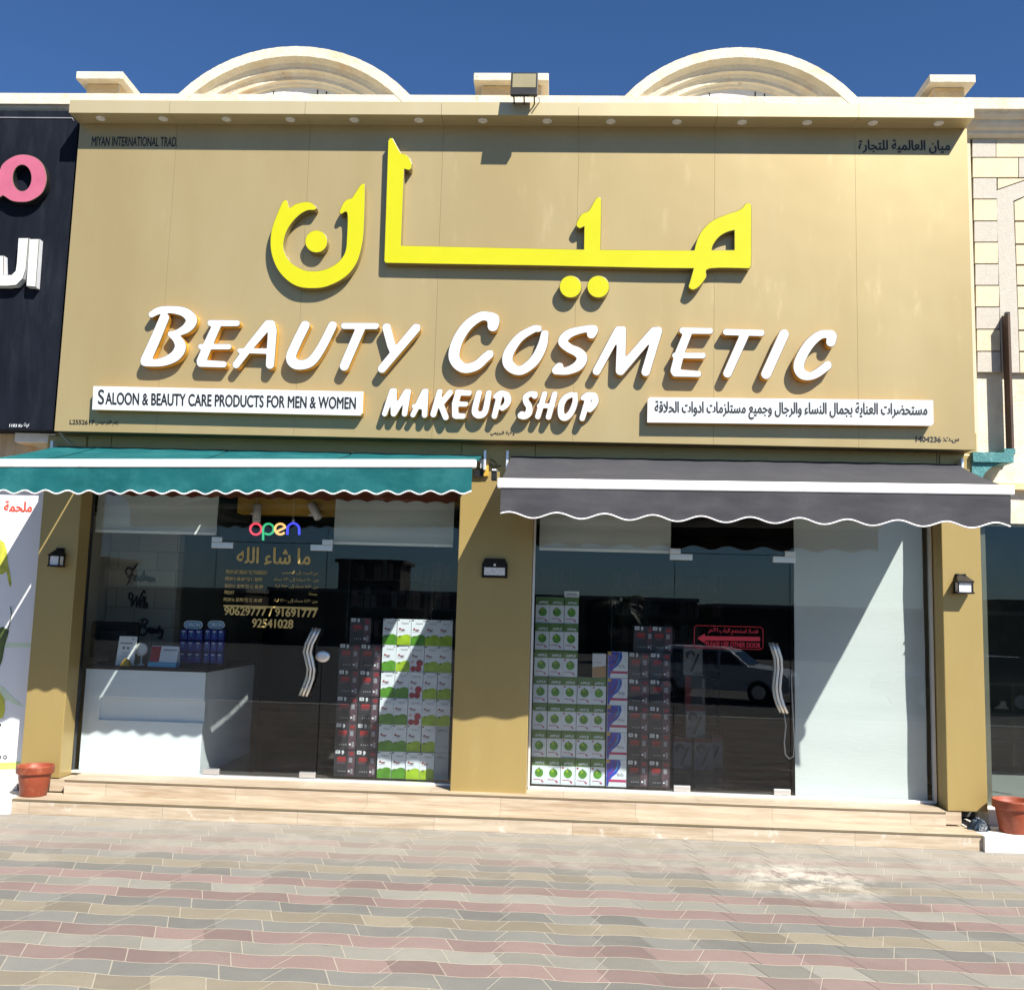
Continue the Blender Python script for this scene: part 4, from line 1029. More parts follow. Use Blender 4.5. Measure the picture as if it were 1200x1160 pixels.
def paint_dark(mb, w, h):
    q_(mb, w, h, 0.06, 0.27, 0.84, 0.97, 'print_pale'); q_(mb, w, h, 0.11, 0.22, 0.88, 0.93, 'print_grey', -0.002)
    t_(mb, w, h, ',', 0.34, 0.46, 0.80, 0.97, 'print_pale', bold=0.06); e_(mb, w, h, 0.40, 0.92, 0.055, 'print_pale')
    q_(mb, w, h, 0.16, 0.55, 0.56, 0.72, 'print_red'); q_(mb, w, h, 0.12, 0.52, 0.47, 0.54, 'print_mauve'); q_(mb, w, h, 0.2, 0.5, 0.61, 0.625, 'carton_black', -0.002)
    q_(mb, w, h, 0.64, 0.97, 0.03, 0.97, 'print_mauve'); q_(mb, w, h, 0.70, 0.86, 0.52, 0.70, 'print_grey', -0.002); q_(mb, w, h, 0.72, 0.9, 0.8, 0.9, 'print_red', -0.002)
    for k in range(4): e_(mb, w, h, 0.24+0.1*k, 0.19, 0.03, 'print_grey')
    e_(mb, w, h, 0.72, 0.2, 0.05, 'print_pale', -0.003); q_(mb, w, h, 0.8, 0.9, 0.1, 0.3, 'print_grey', -0.002)
def paint_swirl(mb, w, h):
    def crv(pts, m, y): mb.face([(-w/2+a*w, y, b*h) for a, b in pts], m)
    crv([(0.02, 0.02), (0.10, 0.02), (0.16, 0.2), (0.3, 0.36), (0.5, 0.48), (0.64, 0.64), (0.72, 0.82), (0.68, 0.985), (0.02, 0.985)], 'print_blue', -0.001)
    crv([(0.1, 0.30), (0.2, 0.42), (0.36, 0.54), (0.48, 0.7), (0.5, 0.96), (0.42, 0.96), (0.38, 0.72), (0.24, 0.56), (0.08, 0.5)], 'print_purple', -0.002)
    crv([(0.03, 0.56), (0.16, 0.66), (0.26, 0.8), (0.28, 0.96), (0.2, 0.96), (0.14, 0.8), (0.03, 0.7)], 'print_purple', -0.002)
    crv([(0.36, 0.5), (0.54, 0.64), (0.6, 0.8), (0.58, 0.97), (0.54, 0.97), (0.53, 0.8), (0.46, 0.66)], 'calendar_blue', -0.003)
    q_(mb, w, h, 0.01, 0.17, 0.87, 0.99, 'print_gold', -0.003); q_(mb, w, h, 0.14, 0.985, 0.18, 0.27, 'print_magenta', -0.002); q_(mb, w, h, 0.85, 0.92, 0.6, 0.9, 'print_pale', -0.002)
    mb.tube([(-w/2+a*w, -0.003, b*h) for a, b in ((0.56, 0.5), (0.6, 0.38), (0.64, 0.5), (0.7, 0.4), (0.76, 0.52), (0.8, 0.38), (0.86, 0.46))], 0.002, 'ink', 5)
def paint_trimmer(mb, w, h):
    q_(mb, w, h, 0.012, 0.988, 0.86, 0.992, 'print_red'); q_(mb, w, h, 0.012, 0.988, 0.012, 0.86, 'photo_grey')
    e_(mb, w, h, 0.36, 0.66, 0.25, 'carton_black', -0.002, 1.0); e_(mb, w, h, 0.40, 0.57, 0.15, 'print_grey', -0.003, 1.3); e_(mb, w, h, 0.3, 0.24, 0.27, 'print_grey', -0.002, 0.9)
    mb.face([(-w/2+a*w, -0.004, b*h) for a, b in ((0.34, 0.14), (0.46, 0.10), (0.84, 0.68), (0.74, 0.72))], 'carton_black')
    for k in range(4): mb.face([(-w/2+a*w, -0.003, b*h) for a, b in ((0.55+0.11*k, 0.03), (0.63+0.11*k, 0.03), (0.60+0.11*k, 0.14+0.05*(k % 2)))], 'ink')
def paint_side(mb, w, h):
    q_(mb, w, h, 0.012, 0.3, 0.012, 0.99, 'print_red'); q_(mb, w, h, 0.84, 0.96, 0.1, 0.35, 'print_grey'); q_(mb, w, h, 0.84, 0.96, 0.6, 0.9, 'print_grey')
def paint_cream(mb, w, h):
    mb.face([(-w/2+0.02*w, -0.001, 0.01*h), (w/2-0.02*w, -0.001, 0.01*h), (w/2-0.02*w, -0.001, 0.5*h), (-w/2+0.02*w, -0.001, 0.42*h)], 'carton_tan'); q_(mb, w, h, 0.3, 0.7, 0.62, 0.64, 'print_grey'); e_(mb, w, h, 0.5, 0.8, 0.14, 'print_pale')
def paint_plain(mb, w, h):
    q_(mb, w, h, 0.15, 0.85, 0.80, 0.86, 'print_grey'); q_(mb, w, h, 0.25, 0.6, 0.86, 0.9, 'print_grey'); q_(mb, w, h, 0.7, 0.85, 0.2, 0.24, 'print_grey')
protos = {}
def place_carton(kind, w, h, d, base, paint, x, y, z, label, group, rz=0.0, name='carton'):
    if kind not in protos:
        o = carton_mesh(w, h, d, base, paint).build(name); protos[kind] = o
    else:
        o = protos[kind].copy(); C.objects.link(o)
    o.location = (x, y, z); o.rotation_euler = (0, 0, rz); tag(o, label, 'carton', group)
    return o
RND = random.Random(3)
def jit(a): return RND.uniform(-a, a)
BH = 0.2465
# left window: five columns of white fruit cartons
xs0 = U(441.5, 905, 0.12)[0]; cw = (U(525, 905, 0.12)[0]-xs0)/5
g1 = 'white fruit cartons stacked in the left window'
for c in range(5):
    for r_ in range(6):                                     # r_ counts from the floor
        x = xs0+(c+0.5)*cw; z = FZ+0.026+r_*BH
        if c == 4 and r_ < 2: kind, base, pf, what = 'plain', 'carton_grey', paint_plain, 'grey back of a carton'
        elif c == 2 and r_ in (2, 3, 4): kind, base, pf, what = 'cherry', 'carton_white', paint_cherry, 'white cherry carton'
        else:
            lime = (c in (1, 3, 4)) if r_ > 3 else (c >= 2)
            kind = 'apple_lime' if lime else 'apple_green'; base = 'carton_white'; pf = paint_apple('apple_lime' if lime else 'apple_green', 'apple_lime' if lime else 'apple_green'); what = 'white carton with lime apple' if lime else 'white carton with green apple'
        place_carton(kind, cw, BH, 0.11, base, pf, x+jit(0.003), 0.125+jit(0.011), z, f'{what}, {ORD[r_+1]} from the floor, {ORD[c+1]} column of left window stack', g1, jit(0.035))
mb = MB(); px_ = [(452, 733), (453, 728), (456.5, 724.5), (461, 724), (465, 727), (468, 732)]
mb.tube([(U(a, b, 0.17)[0], 0.17, U(a, b, 0.17)[1]-0.008) for a, b in px_], 0.006, 'white_paint', 6)
solo(mb, 'carry_strap', 'curled white carry strap lying on top of the apple cartons', 'strap', (U(460, 733, .17)[0], 0.17, U(460, 733, .17)[1]))
# left window: dark boxes
dx0 = U(390.5, 905, 0.16)[0]; dw = (U(441.0, 905, 0.16)[0]-dx0)/2
g2 = 'black hair clipper boxes by the left door'
for c in range(2):
    for r_ in range(5):
        place_carton('dark', dw, BH, 0.15, 'carton_black', paint_dark, dx0+(c+0.5)*dw, 0.16+jit(0.008), FZ+0.026+r_*BH, f'black box, {ORD[r_+1]} from the floor in {("left", "right")[c]} pile beside the left door', g2, jit(0.03), 'black_box')
place_carton('dark', dw, BH, 0.15, 'carton_black', paint_dark, dx0+0.95*dw, 0.17, FZ+0.026+5*BH, 'single black box lying on top of the two piles beside the left door', g2, 0.05, 'black_box')
# right window: APPLE cartons
ex0 = U(622.5, 915, 0.12)[0]; ew = (U(708.5, 915, 0.12)[0]-ex0)/5
g3 = 'green topped APPLE cartons stacked in the right window'
for c in range(5):
    for r_ in range(7 if c < 3 else 4):
        bd = c >= 2 and r_ < 5
        place_carton('green_badge' if bd else 'green', ew, BH, 0.11, 'carton_white', paint_green(bd), ex0+(c+0.5)*ew+jit(0.003), 0.125+jit(0.011), FZ+0.026+r_*BH,
                     f'APPLE carton with green top, {ORD[r_+1]} from the floor, {ORD[c+1]} column of right window stack', g3, jit(0.035))
place_carton('cream', ew*0.95, 0.225, 0.10, 'print_pale', paint_cream, ex0+4.5*ew, 0.13, FZ+0.026+4*BH, 'single white and brown carton standing on the fifth column of APPLE cartons', 'odd cartons on the stacks', 0.0)
mb = MB(); mb.box(-0.07, 0.07, 0, 0.09, 0, 0.06, 'print_pale'); mb.quad(-0.05, 0.05, -0.001, 0.02, 0.04, 'print_grey'); o = mb.build('carton', bevel=0.004); o.location = (ex0+2.5*ew, 0.13, FZ+0.026+7*BH)
tag(o, 'small flat white carton on top of the third column of APPLE cartons', 'carton', 'odd cartons on the stacks')
px0 = ex0+5*ew+0.012; pw = U(734, 915, 0.12)[0]-px0
for r_ in range(5):
    place_carton('swirl', pw, BH, 0.12, 'carton_white', paint_swirl, px0+pw/2, 0.12+jit(0.005), FZ+0.026+r_*BH, f'white carton with blue and purple swirl, {ORD[r_+1]} from the floor in its column', 'swirl cartons in the right window', jit(0.015))
bx0 = px0+pw+0.004; bw = (U(785, 915, 0.14)[0]-bx0)/2
for c in range(2):
    for r_ in range(6):
        place_carton('dark2', bw, BH, 0.15, 'carton_black', paint_dark, bx0+(c+0.5)*bw+(0.03*(1-c)+0.02 if r_ == 5 else 0), 0.14+jit(0.008)+(0.05 if r_ == 5 else 0), FZ+0.026+r_*BH,
                     f'black box, {ORD[r_+1]} from the floor in {("left", "right")[c]} pile behind the right window', 'black boxes in the right window', jit(0.03), 'black_box')
# trimmer boxes deeper inside, seen through the right door
tx, ty = G(800, 901, FZ)
def tr(px0, px1, z, kind, paint, label, h, y=ty, base='photo_grey'):
    x0 = U(px0, 880, y)[0]; x1 = U(px1, 880, y)[0]
    place_carton(kind, x1-x0, h, 0.16, base, paint, (x0+x1)/2, y, z, label, 'grey clipper boxes inside the right door', 0.0, 'clipper_box')
hh = 1.165*0 + (U(800, 864, ty)[1]-FZ)
tr(788.5, 811.3, FZ, 'tr', paint_trimmer, 'grey clipper box on the floor, left of the bottom pair', hh)
tr(812.6, 836.5, FZ, 'tr', paint_trimmer, 'grey clipper box on the floor, right of the bottom pair', hh)
tr(824, 847, FZ, 'tr', paint_trimmer, 'grey clipper box on the floor half hidden behind the bottom pair', hh, ty+0.2)
tr(802.7, 827, FZ+hh, 'tr', paint_trimmer, 'grey clipper box resting across the bottom pair', hh)
tr(802, 826.4, FZ+2*hh, 'trs', paint_side, 'dark clipper box showing its red side, third up in the pile', hh, base='carton_black')
tr(799.3, 823.6, FZ+3*hh, 'tr', paint_trimmer, 'grey clipper box on the very top of the pile inside the right door', hh)

# ================================================================== RECEPTION COUNTER AND WHAT STANDS ON IT
K0, K1 = -3.955, -2.80; KY0, KY1 = 0.075, 1.62; KZ = 1.25
ct = thing('reception_counter', 'white reception counter with black top behind the left glass', 'counter', ((K0+K1)/2, 0.8, FZ))
mb = MB()
zr0 = U(200, 846, KY0)[1]; zr1 = U(200, 820, KY0)[1]; xr0 = U(116, 835, KY0)[0]
KM = 0.72; mb.box(K0, K1, KY0, KM, FZ, zr0, 'counter_white'); mb.box(K0, xr0, KY0, KM, zr0, zr1, 'counter_white'); mb.box(xr0, K1-0.001, KY0+0.035, KM, zr0, zr1, 'counter_white'); mb.box(K0, K1, KY0, KM, zr1, KZ-0.035, 'counter_white'); mb.box(K1-0.45, K1-0.002, KM+0.001, KY1, FZ, KZ-0.035, 'counter_white')
mb.build('cabinet', ct)
mb = MB(); mb.box(K0-0.01, K1+0.015, KY0-0.01, 0.74, KZ-0.034, KZ, 'black'); mb.box(K1-0.47, K1+0.015, 0.741, KY1+0.02, KZ-0.034, KZ, 'black'); mb.build('countertop', ct, 0.005)
def on_counter(px0, px1, py, y): return U(px0, py, y)[0], U(px1, py, y)[0]
x0, x1 = on_counter(105, 160, 760, 0.42)
mo = thing('monitor', 'black computer monitor seen from behind on the counter', 'monitor', ((x0+x1)/2, 0.42, KZ))
zt = U(130, 728, 0.42)[1]
mb = MB(); mb.box(x0, x1, 0.42, 0.47, KZ+0.05, zt, 'black'); mb.box(x0+0.1, x1-0.1, 0.395, 0.4195, KZ+0.12, zt-0.08, 'black_metal'); mb.build('screen', mo, 0.008)
mb = MB(); mb.box((x0+x1)/2-0.05, (x0+x1)/2+0.05, 0.44, 0.5, KZ+0.015, KZ+0.1, 'black'); mb.box((x0+x1)/2-0.14, (x0+x1)/2+0.14, 0.36, 0.56, KZ, KZ+0.014, 'black'); mb.build('stand', mo, 0.003)
x0, x1 = on_counter(137, 158, 760, 0.2); zt = U(148, 745.5, 0.2)[1]
nt_ = thing('notice_stand', 'white printed notice in an upright stand in front of the monitor', 'notice', ((x0+x1)/2, 0.2, KZ))
mb = MB(); mb.hexa([(x0, 0.19, KZ), (x1, 0.19, KZ), (x1+0.01, 0.22, zt), (x0+0.01, 0.22, zt)], [(x0, 0.198, KZ), (x1, 0.198, KZ), (x1+0.01, 0.228, zt), (x0+0.01, 0.228, zt)], 'white_paint')
mb.box(x0, x1, 0.2285, 0.30, KZ, KZ+0.012, 'white_paint'); mb.build('board', nt_)
mb = MB(); H_ = zt-KZ
def nq(a, b, c, d, m): mb.face([(x0+(x1-x0)*a, 0.187+0.03*c, KZ+H_*c), (x0+(x1-x0)*b, 0.187+0.03*c, KZ+H_*c), (x0+(x1-x0)*b, 0.187+0.03*d, KZ+H_*d), (x0+(x1-x0)*a, 0.187+0.03*d, KZ+H_*d)], m)
nq(0.15, 0.85, 0.74, 0.78, 'print_grey'); nq(0.3, 0.45, 0.56, 0.64, 'print_grey'); nq(0.55, 0.66, 0.57, 0.63, 'ink'); nq(0.3, 0.8, 0.40, 0.44, 'print_pale'); nq(0.2, 0.8, 0.30, 0.33, 'print_pale'); nq(0.78, 0.9, 0.86, 0.95, 'print_pale'); mb.build('print', nt_)
bx, bz = U(148, 772, 0.13); mb = MB(); mb.lathe(bx, 0.13, [(0.055, KZ), (0.05, KZ+0.012), (0.045, KZ+0.02), (0.038, KZ+0.045), (0.018, KZ+0.062), (0.006, KZ+0.072)], 'print_gold', 18)
solo(mb, 'desk_bell', 'small brass desk bell in front of the white notice', 'bell', (bx, 0.13, KZ))
fx, fz = U(166.5, 761, 0.28); mb = MB(); mb.lathe(fx, 0.28, [(0.035, KZ), (0.035, KZ+0.01), (0.008, KZ+0.02), (0.008, fz-0.05)], 'white_paint', 14)
n = 24; mb.raw([(fx+r*math.cos(2*math.pi*k/n), y, fz+r*math.sin(2*math.pi*k/n)) for y, r in ((0.255, 0.03), (0.25, 0.06), (0.262, 0.066), (0.285, 0.05)) for k in range(n)],
      [(i*n+k, i*n+(k+1) % n, (i+1)*n+(k+1) % n, (i+1)*n+k) for i in range(3) for k in range(n)]+[tuple(range(n))[::-1], tuple(3*n+k for k in range(n))], 'lens_off', True)
solo(mb, 'desk_mirror', 'small round white mirror between the notice and the calendar', 'mirror', (fx, 0.28, KZ))
x0, x1 = on_counter(176, 208, 768, 0.12); zt = U(190, 757, 0.12)[1]
cal = thing('desk_calendar', 'desk calendar with a red picture and blue base on the counter edge', 'calendar', ((x0+x1)/2, 0.12, KZ))
mb = MB(); mb.hexa([(x0, 0.10, KZ+0.045), (x1, 0.10, KZ+0.045), (x1, 0.15, zt), (x0, 0.15, zt)], [(x0, 0.105, KZ+0.045), (x1, 0.105, KZ+0.045), (x1, 0.155, zt), (x0, 0.155, zt)], 'carton_white'); mb.hexa([(x0, 0.20, KZ), (x1, 0.20, KZ), (x1, 0.157, zt), (x0, 0.157, zt)], [(x0, 0.205, KZ), (x1, 0.205, KZ), (x1, 0.162, zt), (x0, 0.162, zt)], 'carton_white'); mb.build('card', cal)
mb = MB(); mb.box(x0-0.005, x1+0.005, 0.082, 0.20, KZ, KZ+0.044, 'calendar_blue'); mb.build('base', cal, 0.003)
mb = MB()
def cq(a, b, c, d, m, o=0.0): 
    y = lambda t: 0.098-o+0.05*t; z = lambda t: KZ+0.045+(zt-KZ-0.045)*t
    mb.face([(x0+(x1-x0)*a, y(c), z(c)), (x0+(x1-x0)*b, y(c), z(c)), (x0+(x1-x0)*b, y(d), z(d)), (x0+(x1-x0)*a, y(d), z(d))], m)
cq(0.01, 0.36, 0.03, 0.97, 'print_red'); cq(0.12, 0.28, 0.1, 0.4, 'cherry', 0.002); cq(0.45, 0.95, 0.72, 0.8, 'print_grey')
for i in range(6):
    for j in range(4): cq(0.45+0.085*i, 0.50+0.085*i, 0.12+0.14*j, 0.19+0.14*j, 'print_pale', 0.001)
mb.build('print', cal)
for k, (a, b, lab) in enumerate(((210, 236.5, 'blue blister pack display headed ORION, nearer the calendar'), (238.5, 262, 'blue blister pack display headed ORION, at the counter corner'))):
    y = 0.34+0.0*k; x0, x1 = on_counter(a, b, 755, y); zt = U((a+b)/2, 737, y)[1]; zh_ = U((a+b)/2, 727.5, y)[1]
    if k == 1: x1 = min(x1, K1+0.08)
    t = thing('display_stand', lab, 'display stand', ((x0+x1)/2, y, KZ), 'blue display stands on the counter')
    mb = MB(); mb.box(x0, x1, y+0.05, y+0.10, KZ, zt, 'black'); mb.box(x0, x1, y-0.03, y+0.0495, KZ, KZ+0.02, 'black'); mb.build('backing', t)
    mb = MB()
    for i in range(3):
        for j in range(3):
            cx_ = x0+(x1-x0)*(i+0.5)/3; cz_ = KZ+0.03+(zt-KZ-0.03)*(j+0.5)/3; w_ = (x1-x0)/3*0.44; h_ = (zt-KZ-0.03)/3*0.44
            mb.box(cx_-w_, cx_+w_, y+0.005, y+0.0495, cz_-h_, cz_+h_, 'blue_pack'); mb.quad(cx_-w_*0.6, cx_+w_*0.4, y+0.003, cz_+h_*0.5, cz_+h_*0.75, 'print_pale'); mb.quad(cx_-w_*0.2, cx_+w_*0.1, y+0.003, cz_-h_*0.3, cz_+h_*0.4, 'calendar_blue')
    mb.build('packs', t)
    mb = MB(); xc = (x0+x1)/2; zc_ = (zt+zh_)/2+0.002; hw_ = (x1-x0)*0.42; hr = (zh_-zt)*0.5; pts = []
    for s, cxx in ((0, xc+hw_-hr), (1, xc-hw_+hr)):
        for i in range(9):
            a_ = math.radians(-90+180*s+22.5*i); pts.append((cxx+hr*math.cos(a_), zc_+hr*math.sin(a_)))
    mb.prism(pts, y+0.04, y+0.05, 'carton_white'); in_ = [(xc+(p[0]-xc)*0.92, zc_+(p[1]-zc_)*0.78) for p in pts]; mb.face([(p[0], y+0.038, p[1]) for p in in_], 'calendar_blue')
    text_on(mb, 'ORION', 'carton_white', xc-hw_*0.75, xc+hw_*0.75, zc_-hr*0.5, zc_+hr*0.5, y+0.036, 0.03); mb.build('header', t)

# ================================================================== INSIDE THE SHOP
# wall script behind the counter (black script letters on the partition), drawn as pen strokes
YW = 1.14
def pen(mb, pts, org, sc, r, y=YW):
    P = [Vector((org[0]+a/sc, org[1]+b/sc)) for a, b in pts]; out = []
    for i in range(len(P)-1):
        p0, p1, p2, p3 = P[max(i-1, 0)], P[i], P[i+1], P[min(i+2, len(P)-1)]
        for k in range(5):
            t = k/5; out.append(0.5*((2*p1)+(-p0+p2)*t+(2*p0-5*p1+4*p2-p3)*t*t+(-p0+3*p1-3*p2+p3)*t**3))
    out.append(P[-1])
    mb.tube([(U(a, b, y)[0], y-0.004*(i % 2), U(a, b, y)[1]) for i, (a, b) in enumerate(out)], r, 'ink', 6)
def script(word, sc_org, sc, r):
    mb = MB()
    for st in word: pen(mb, st, sc_org, sc, r)
    return mb
ws = thing('wall_script', 'black script reading Fashion With Miyan Beauty on the wall behind the counter', 'wall lettering', (U(160, 700, YW)[0], YW, U(160, 740, YW)[1]))
fashion = [[(400, 425), (392, 400), (410, 378), (440, 388), (470, 352)], [(440, 388), (425, 440), (410, 480), (400, 492)], [(405, 440), (430, 430), (445, 428)],
           [(472, 432), (455, 440), (452, 462), (466, 466), (474, 440), (474, 462), (484, 458)], [(500, 430), (490, 444), (502, 454), (494, 470), (484, 462)], [(516, 400), (508, 470), (518, 440), (528, 440), (526, 466), (534, 462)], [(540, 440), (537, 466)], [(554, 444), (546, 460), (556, 472), (566, 456), (556, 444)], [(572, 446), (570, 474), (582, 448), (588, 470)]]
with_ = [[(436, 560), (420, 548), (414, 575), (430, 600), (440, 560), (432, 640), (468, 570), (464, 645), (500, 560), (514, 534), (522, 548)], [(494, 600), (488, 650)], [(512, 570), (506, 650)], [(500, 600), (524, 598)], [(526, 575), (518, 655), (528, 622), (538, 622), (536, 655)]]
beauty = [[(510, 730), (495, 780), (478, 832)], [(492, 738), (520, 728), (540, 745), (515, 775), (538, 800), (515, 835), (480, 830)], [(548, 806), (562, 798), (556, 786), (546, 806), (560, 822)], [(580, 790), (568, 800), (570, 822), (584, 796), (584, 822)], [(594, 792), (592, 820), (608, 796), (606, 824)], [(622, 772), (614, 826)], [(610, 792), (628, 792)], [(630, 796), (634, 818), (646, 796), (630, 856), (614, 850)]]
miyan = [[(250, 830), (270, 745), (290, 800), (318, 742), (318, 830)], [(336, 790), (330, 828)], [(352, 790), (358, 815), (374, 790), (356, 850)], [(396, 796), (384, 805), (386, 826), (400, 800), (400, 826)], [(412, 800), (410, 828), (428, 802), (432, 828)]]
for wd in (fashion, with_, miyan+beauty):
    script(wd, (80, 600), 5.8, 0.010).build('lettering', ws)
# tracks and ceiling lights
mb = MB(); mb.box(-4.3, -2.8, 0.30, 1.149, 2.735, 2.80, 'shop_ceiling'); mb.build('dropped_ceiling', shop)
for k, (px, py) in enumerate(((151.5, 631.5), (170, 634.5), (189, 637))):
    X, Y = G(px, py, 2.73); Y = min(Y, 1.08)
    mb = MB(); mb.lathe(X, Y, [(0.05, 2.734), (0.052, 2.728), (0.045, 2.724)], 'lamp_glow', 16)
    solo(mb, 'ceiling_light', f'small round ceiling light, {ORD[k+1]} from the left in the row above the counter', 'ceiling light', (X, Y, 2.734), 'ceiling lights behind the left window')
for k, (px, py, tilt, lab) in enumerate(((301, 602, 0.05, 'white track spotlight pointing down above the open sign'), (369, 599, 0.55, 'white track spotlight tilted sideways beside the open sign'))):
    x, z = U(px, py, 0.5); t = thing('spotlight', lab, 'spotlight', (x, 0.5, z), 'track spotlights over the left door')
    mb = MB(); d = Vector((math.sin(tilt), -0.15, -math.cos(tilt))); p = Vector((x, 0.5, z)); mb.tube([p-d*0.09, p-d*0.088, p+d*0.085, p+d*0.09], [0.03, 0.042, 0.042, 0.036], 'white_paint', 16); mb.build('lamp_can', t)
    mb = MB(); mb.tube([p-d*0.09, (x-0.01, 0.5, 2.775)], 0.009, 'white_paint', 8); mb.box(x-0.06, x+0.04, 0.48, 0.52, 2.765, 2.779, 'white_paint'); mb.build('mount', t)
# open sign
op = thing('open_sign', 'multicoloured open sign hanging behind the left door glass', 'sign', (U(322, 622, 0.08)[0], 0.08, U(322, 640, 0.08)[1]))
oz = lambda x, y: U(240+x/6.44, 580+y/6.44, 0.08)
def neon(pts, m, nm='neon_letter', r=0.011):
    mb = MB(); mb.tube([(oz(a, b)[0], 0.08, oz(a, b)[1]) for a, b in pts], r, m, 8); mb.build(nm, op)
arc = lambda cx, cy, r, a0, a1, n=20: [(cx+r*math.cos(math.radians(a0+(a1-a0)*i/n)), cy-r*math.sin(math.radians(a0+(a1-a0)*i/n))) for i in range(n+1)]
neon(arc(385, 257, 42, -90, 268), 'neon_red'); neon([(440, 342), (440, 257)]+arc(480, 257, 40, 180, -130), 'neon_green'); neon([(545, 275), (606, 245)]+arc(570, 257, 40, 15, 320), 'neon_orange'); neon([(624, 300), (624, 262)]+arc(668, 258, 44, 170, 10)+[(713, 300)], 'neon_blue')
mb = MB()
for a, b in ((388, 190), (668, 195)): x, z = oz(a, b); mb.lathe(x, 0.08, [(0.004, z-0.016), (0.014, z-0.008), (0.014, z+0.008), (0.004, z+0.016)], 'print_pale', 12)
mb.tube([(oz(388, 190)[0], 0.08, oz(388, 190)[1]), (oz(388, 100)[0], 0.08, 3.0)], 0.002, 'cable_grey', 5); mb.tube([(oz(668, 195)[0], 0.08, oz(668, 195)[1]), (oz(668, 100)[0], 0.08, 3.0)], 0.002, 'cable_grey', 5); mb.build('hanger', op)
# shelving along the rear
def shelving(x0, x1, y, label, seed):
    R_ = random.Random(seed); t = thing('display_shelf', label, 'shelf', ((x0+x1)/2, y, FZ), 'product shelves deep in the shop')
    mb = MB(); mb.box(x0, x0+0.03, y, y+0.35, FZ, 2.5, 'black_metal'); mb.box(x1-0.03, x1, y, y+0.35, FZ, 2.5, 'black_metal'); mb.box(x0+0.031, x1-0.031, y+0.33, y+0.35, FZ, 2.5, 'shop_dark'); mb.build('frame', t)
    for k in range(6):
        z = FZ+0.08+0.38*k; mb = MB(); mb.box(x0+0.031, x1-0.031, y, y+0.329, z, z+0.02, 'black_metal'); mb.build('shelf_board', t)
        mb = MB(); x = x0+0.05
        while x < x1-0.12:
            w = R_.uniform(0.06, 0.11); h = R_.uniform(0.16, 0.28); mb.box(x, x+w, y+0.03, y+0.2, z+0.021, z+0.021+h, R_.choice(['carton_black', 'carton_black', 'print_mauve', 'shop_dark', 'black'])); x += w+R_.uniform(0.004, 0.02)
        mb.build('product_row', t)
shelving(-2.35, -1.25, 4.2, 'dark shelf unit with packets behind the left door', 1)
shelving(-1.2, 0.7, 4.2, 'dark shelf unit with packets behind the apple cartons', 2)
shelving(1.3, 2.9, 5.2, 'dark shelf unit far back behind the right door', 3)

# ================================================================== NEIGHBOURS
# --- left neighbour
ln = thing('neighbour_shop', 'neighbouring shop at the left edge with dark sign and rusty wall', 'building', (-6.5, 0, 0))
mb = MB(); mb.box(-9, -4.31, -0.10, 0.2, 2.95, 6.70, 'rusty_wall'); mb.build('wall', ln)
cornice(-9, -4.3005, ln)
mb = MB(); x0, z1 = U(19, 509, -0.22); mb.box(x0, -4.28, -0.24, -0.101, 3.335, 3.42, 'plaster_white')
pts = []
for i in range(9):
    a = math.pi/2*i/8; pts.append((-4.30-0.33*(1-math.sin(a)), 3.334-0.17*(1-math.cos(a))))
mb.prism([(-4.30, 3.334)]+[(x0+0.02+(0.30)*math.sin(math.pi/2*i/8), 3.334-0.2*(1-math.cos(math.pi/2*i/8))) for i in range(9)], -0.2, -0.101, 'cap_plaster'); mb.build('capital', ln)
mb = MB(); xw = U(47, 740, 0.0)[0]; mb.box(-9, xw+0.05, 0.0, 0.06, FZ, 2.95, 'alu'); mb.build('window_frame', ln)
ds = thing('neighbour_sign', 'black shop sign with pink and white Arabic letters at the left edge', 'sign', (-6, -0.38, 3.43))
mb = MB(); mb.box(-8, -4.235, -0.38, -0.12, 3.43, 6.575, 'navy_panel'); mb.build('panel', ds)
mb = MB(); mb.tube([(-8, -0.383, 6.50), (-4.30, -0.383, 6.50), (-4.285, -0.383, 6.47)], 0.006, 'print_grey', 6); mb.build('trim_line', ds)
lz = lambda x, y: (x/4.46, 100+y/4.46)
mo_ = [lz(*p) for p in [(-160, 480), (-60, 560), (0, 585), (15, 578), (60, 605), (110, 612), (160, 605), (215, 570), (240, 520), (243, 470), (225, 415), (190, 380), (140, 363), (90, 365), (45, 385), (10, 415), (-10, 450), (-60, 440), (-150, 400)]]
mh = [lz(*p) for p in [(115+48*math.cos(2*math.pi*k/24), 485+68*math.sin(2*math.pi*k/24)) for k in range(24)]]
mo_ = spline(mo_, 4, True)
raised_letter('arabic_letter', [mo_, mh], -0.47, 0.085, 'pink', 'black_metal', ds)
raised_letter('arabic_letter', [[lz(*p) for p in [(152, 803), (205, 803), (187, 1055), (136, 1050)]]], -0.46, 0.075, 'letter_white', 'print_pale', ds)
raised_letter('arabic_letter', [[lz(*p) for p in [(95, 798), (150, 798), (136, 960), (120, 1010), (85, 1045), (40, 1050), (-60, 1050), (-160, 1040), (-150, 985), (-60, 990), (-20, 985), (-30, 890), (18, 890), (20, 990), (60, 990), (80, 970), (86, 930)]]], -0.46, 0.075, 'letter_white', 'print_pale', ds)
mb = MB(); text_px(mb, '1103 Kr', 'letter_white', 11, 497, 27, 500.5, -0.384, 0.03); text_px(mb, arabic('س.ت'), 'letter_white', 28, 495.5, 34, 501, -0.384, 0.03); mb.build('lettering', ds)
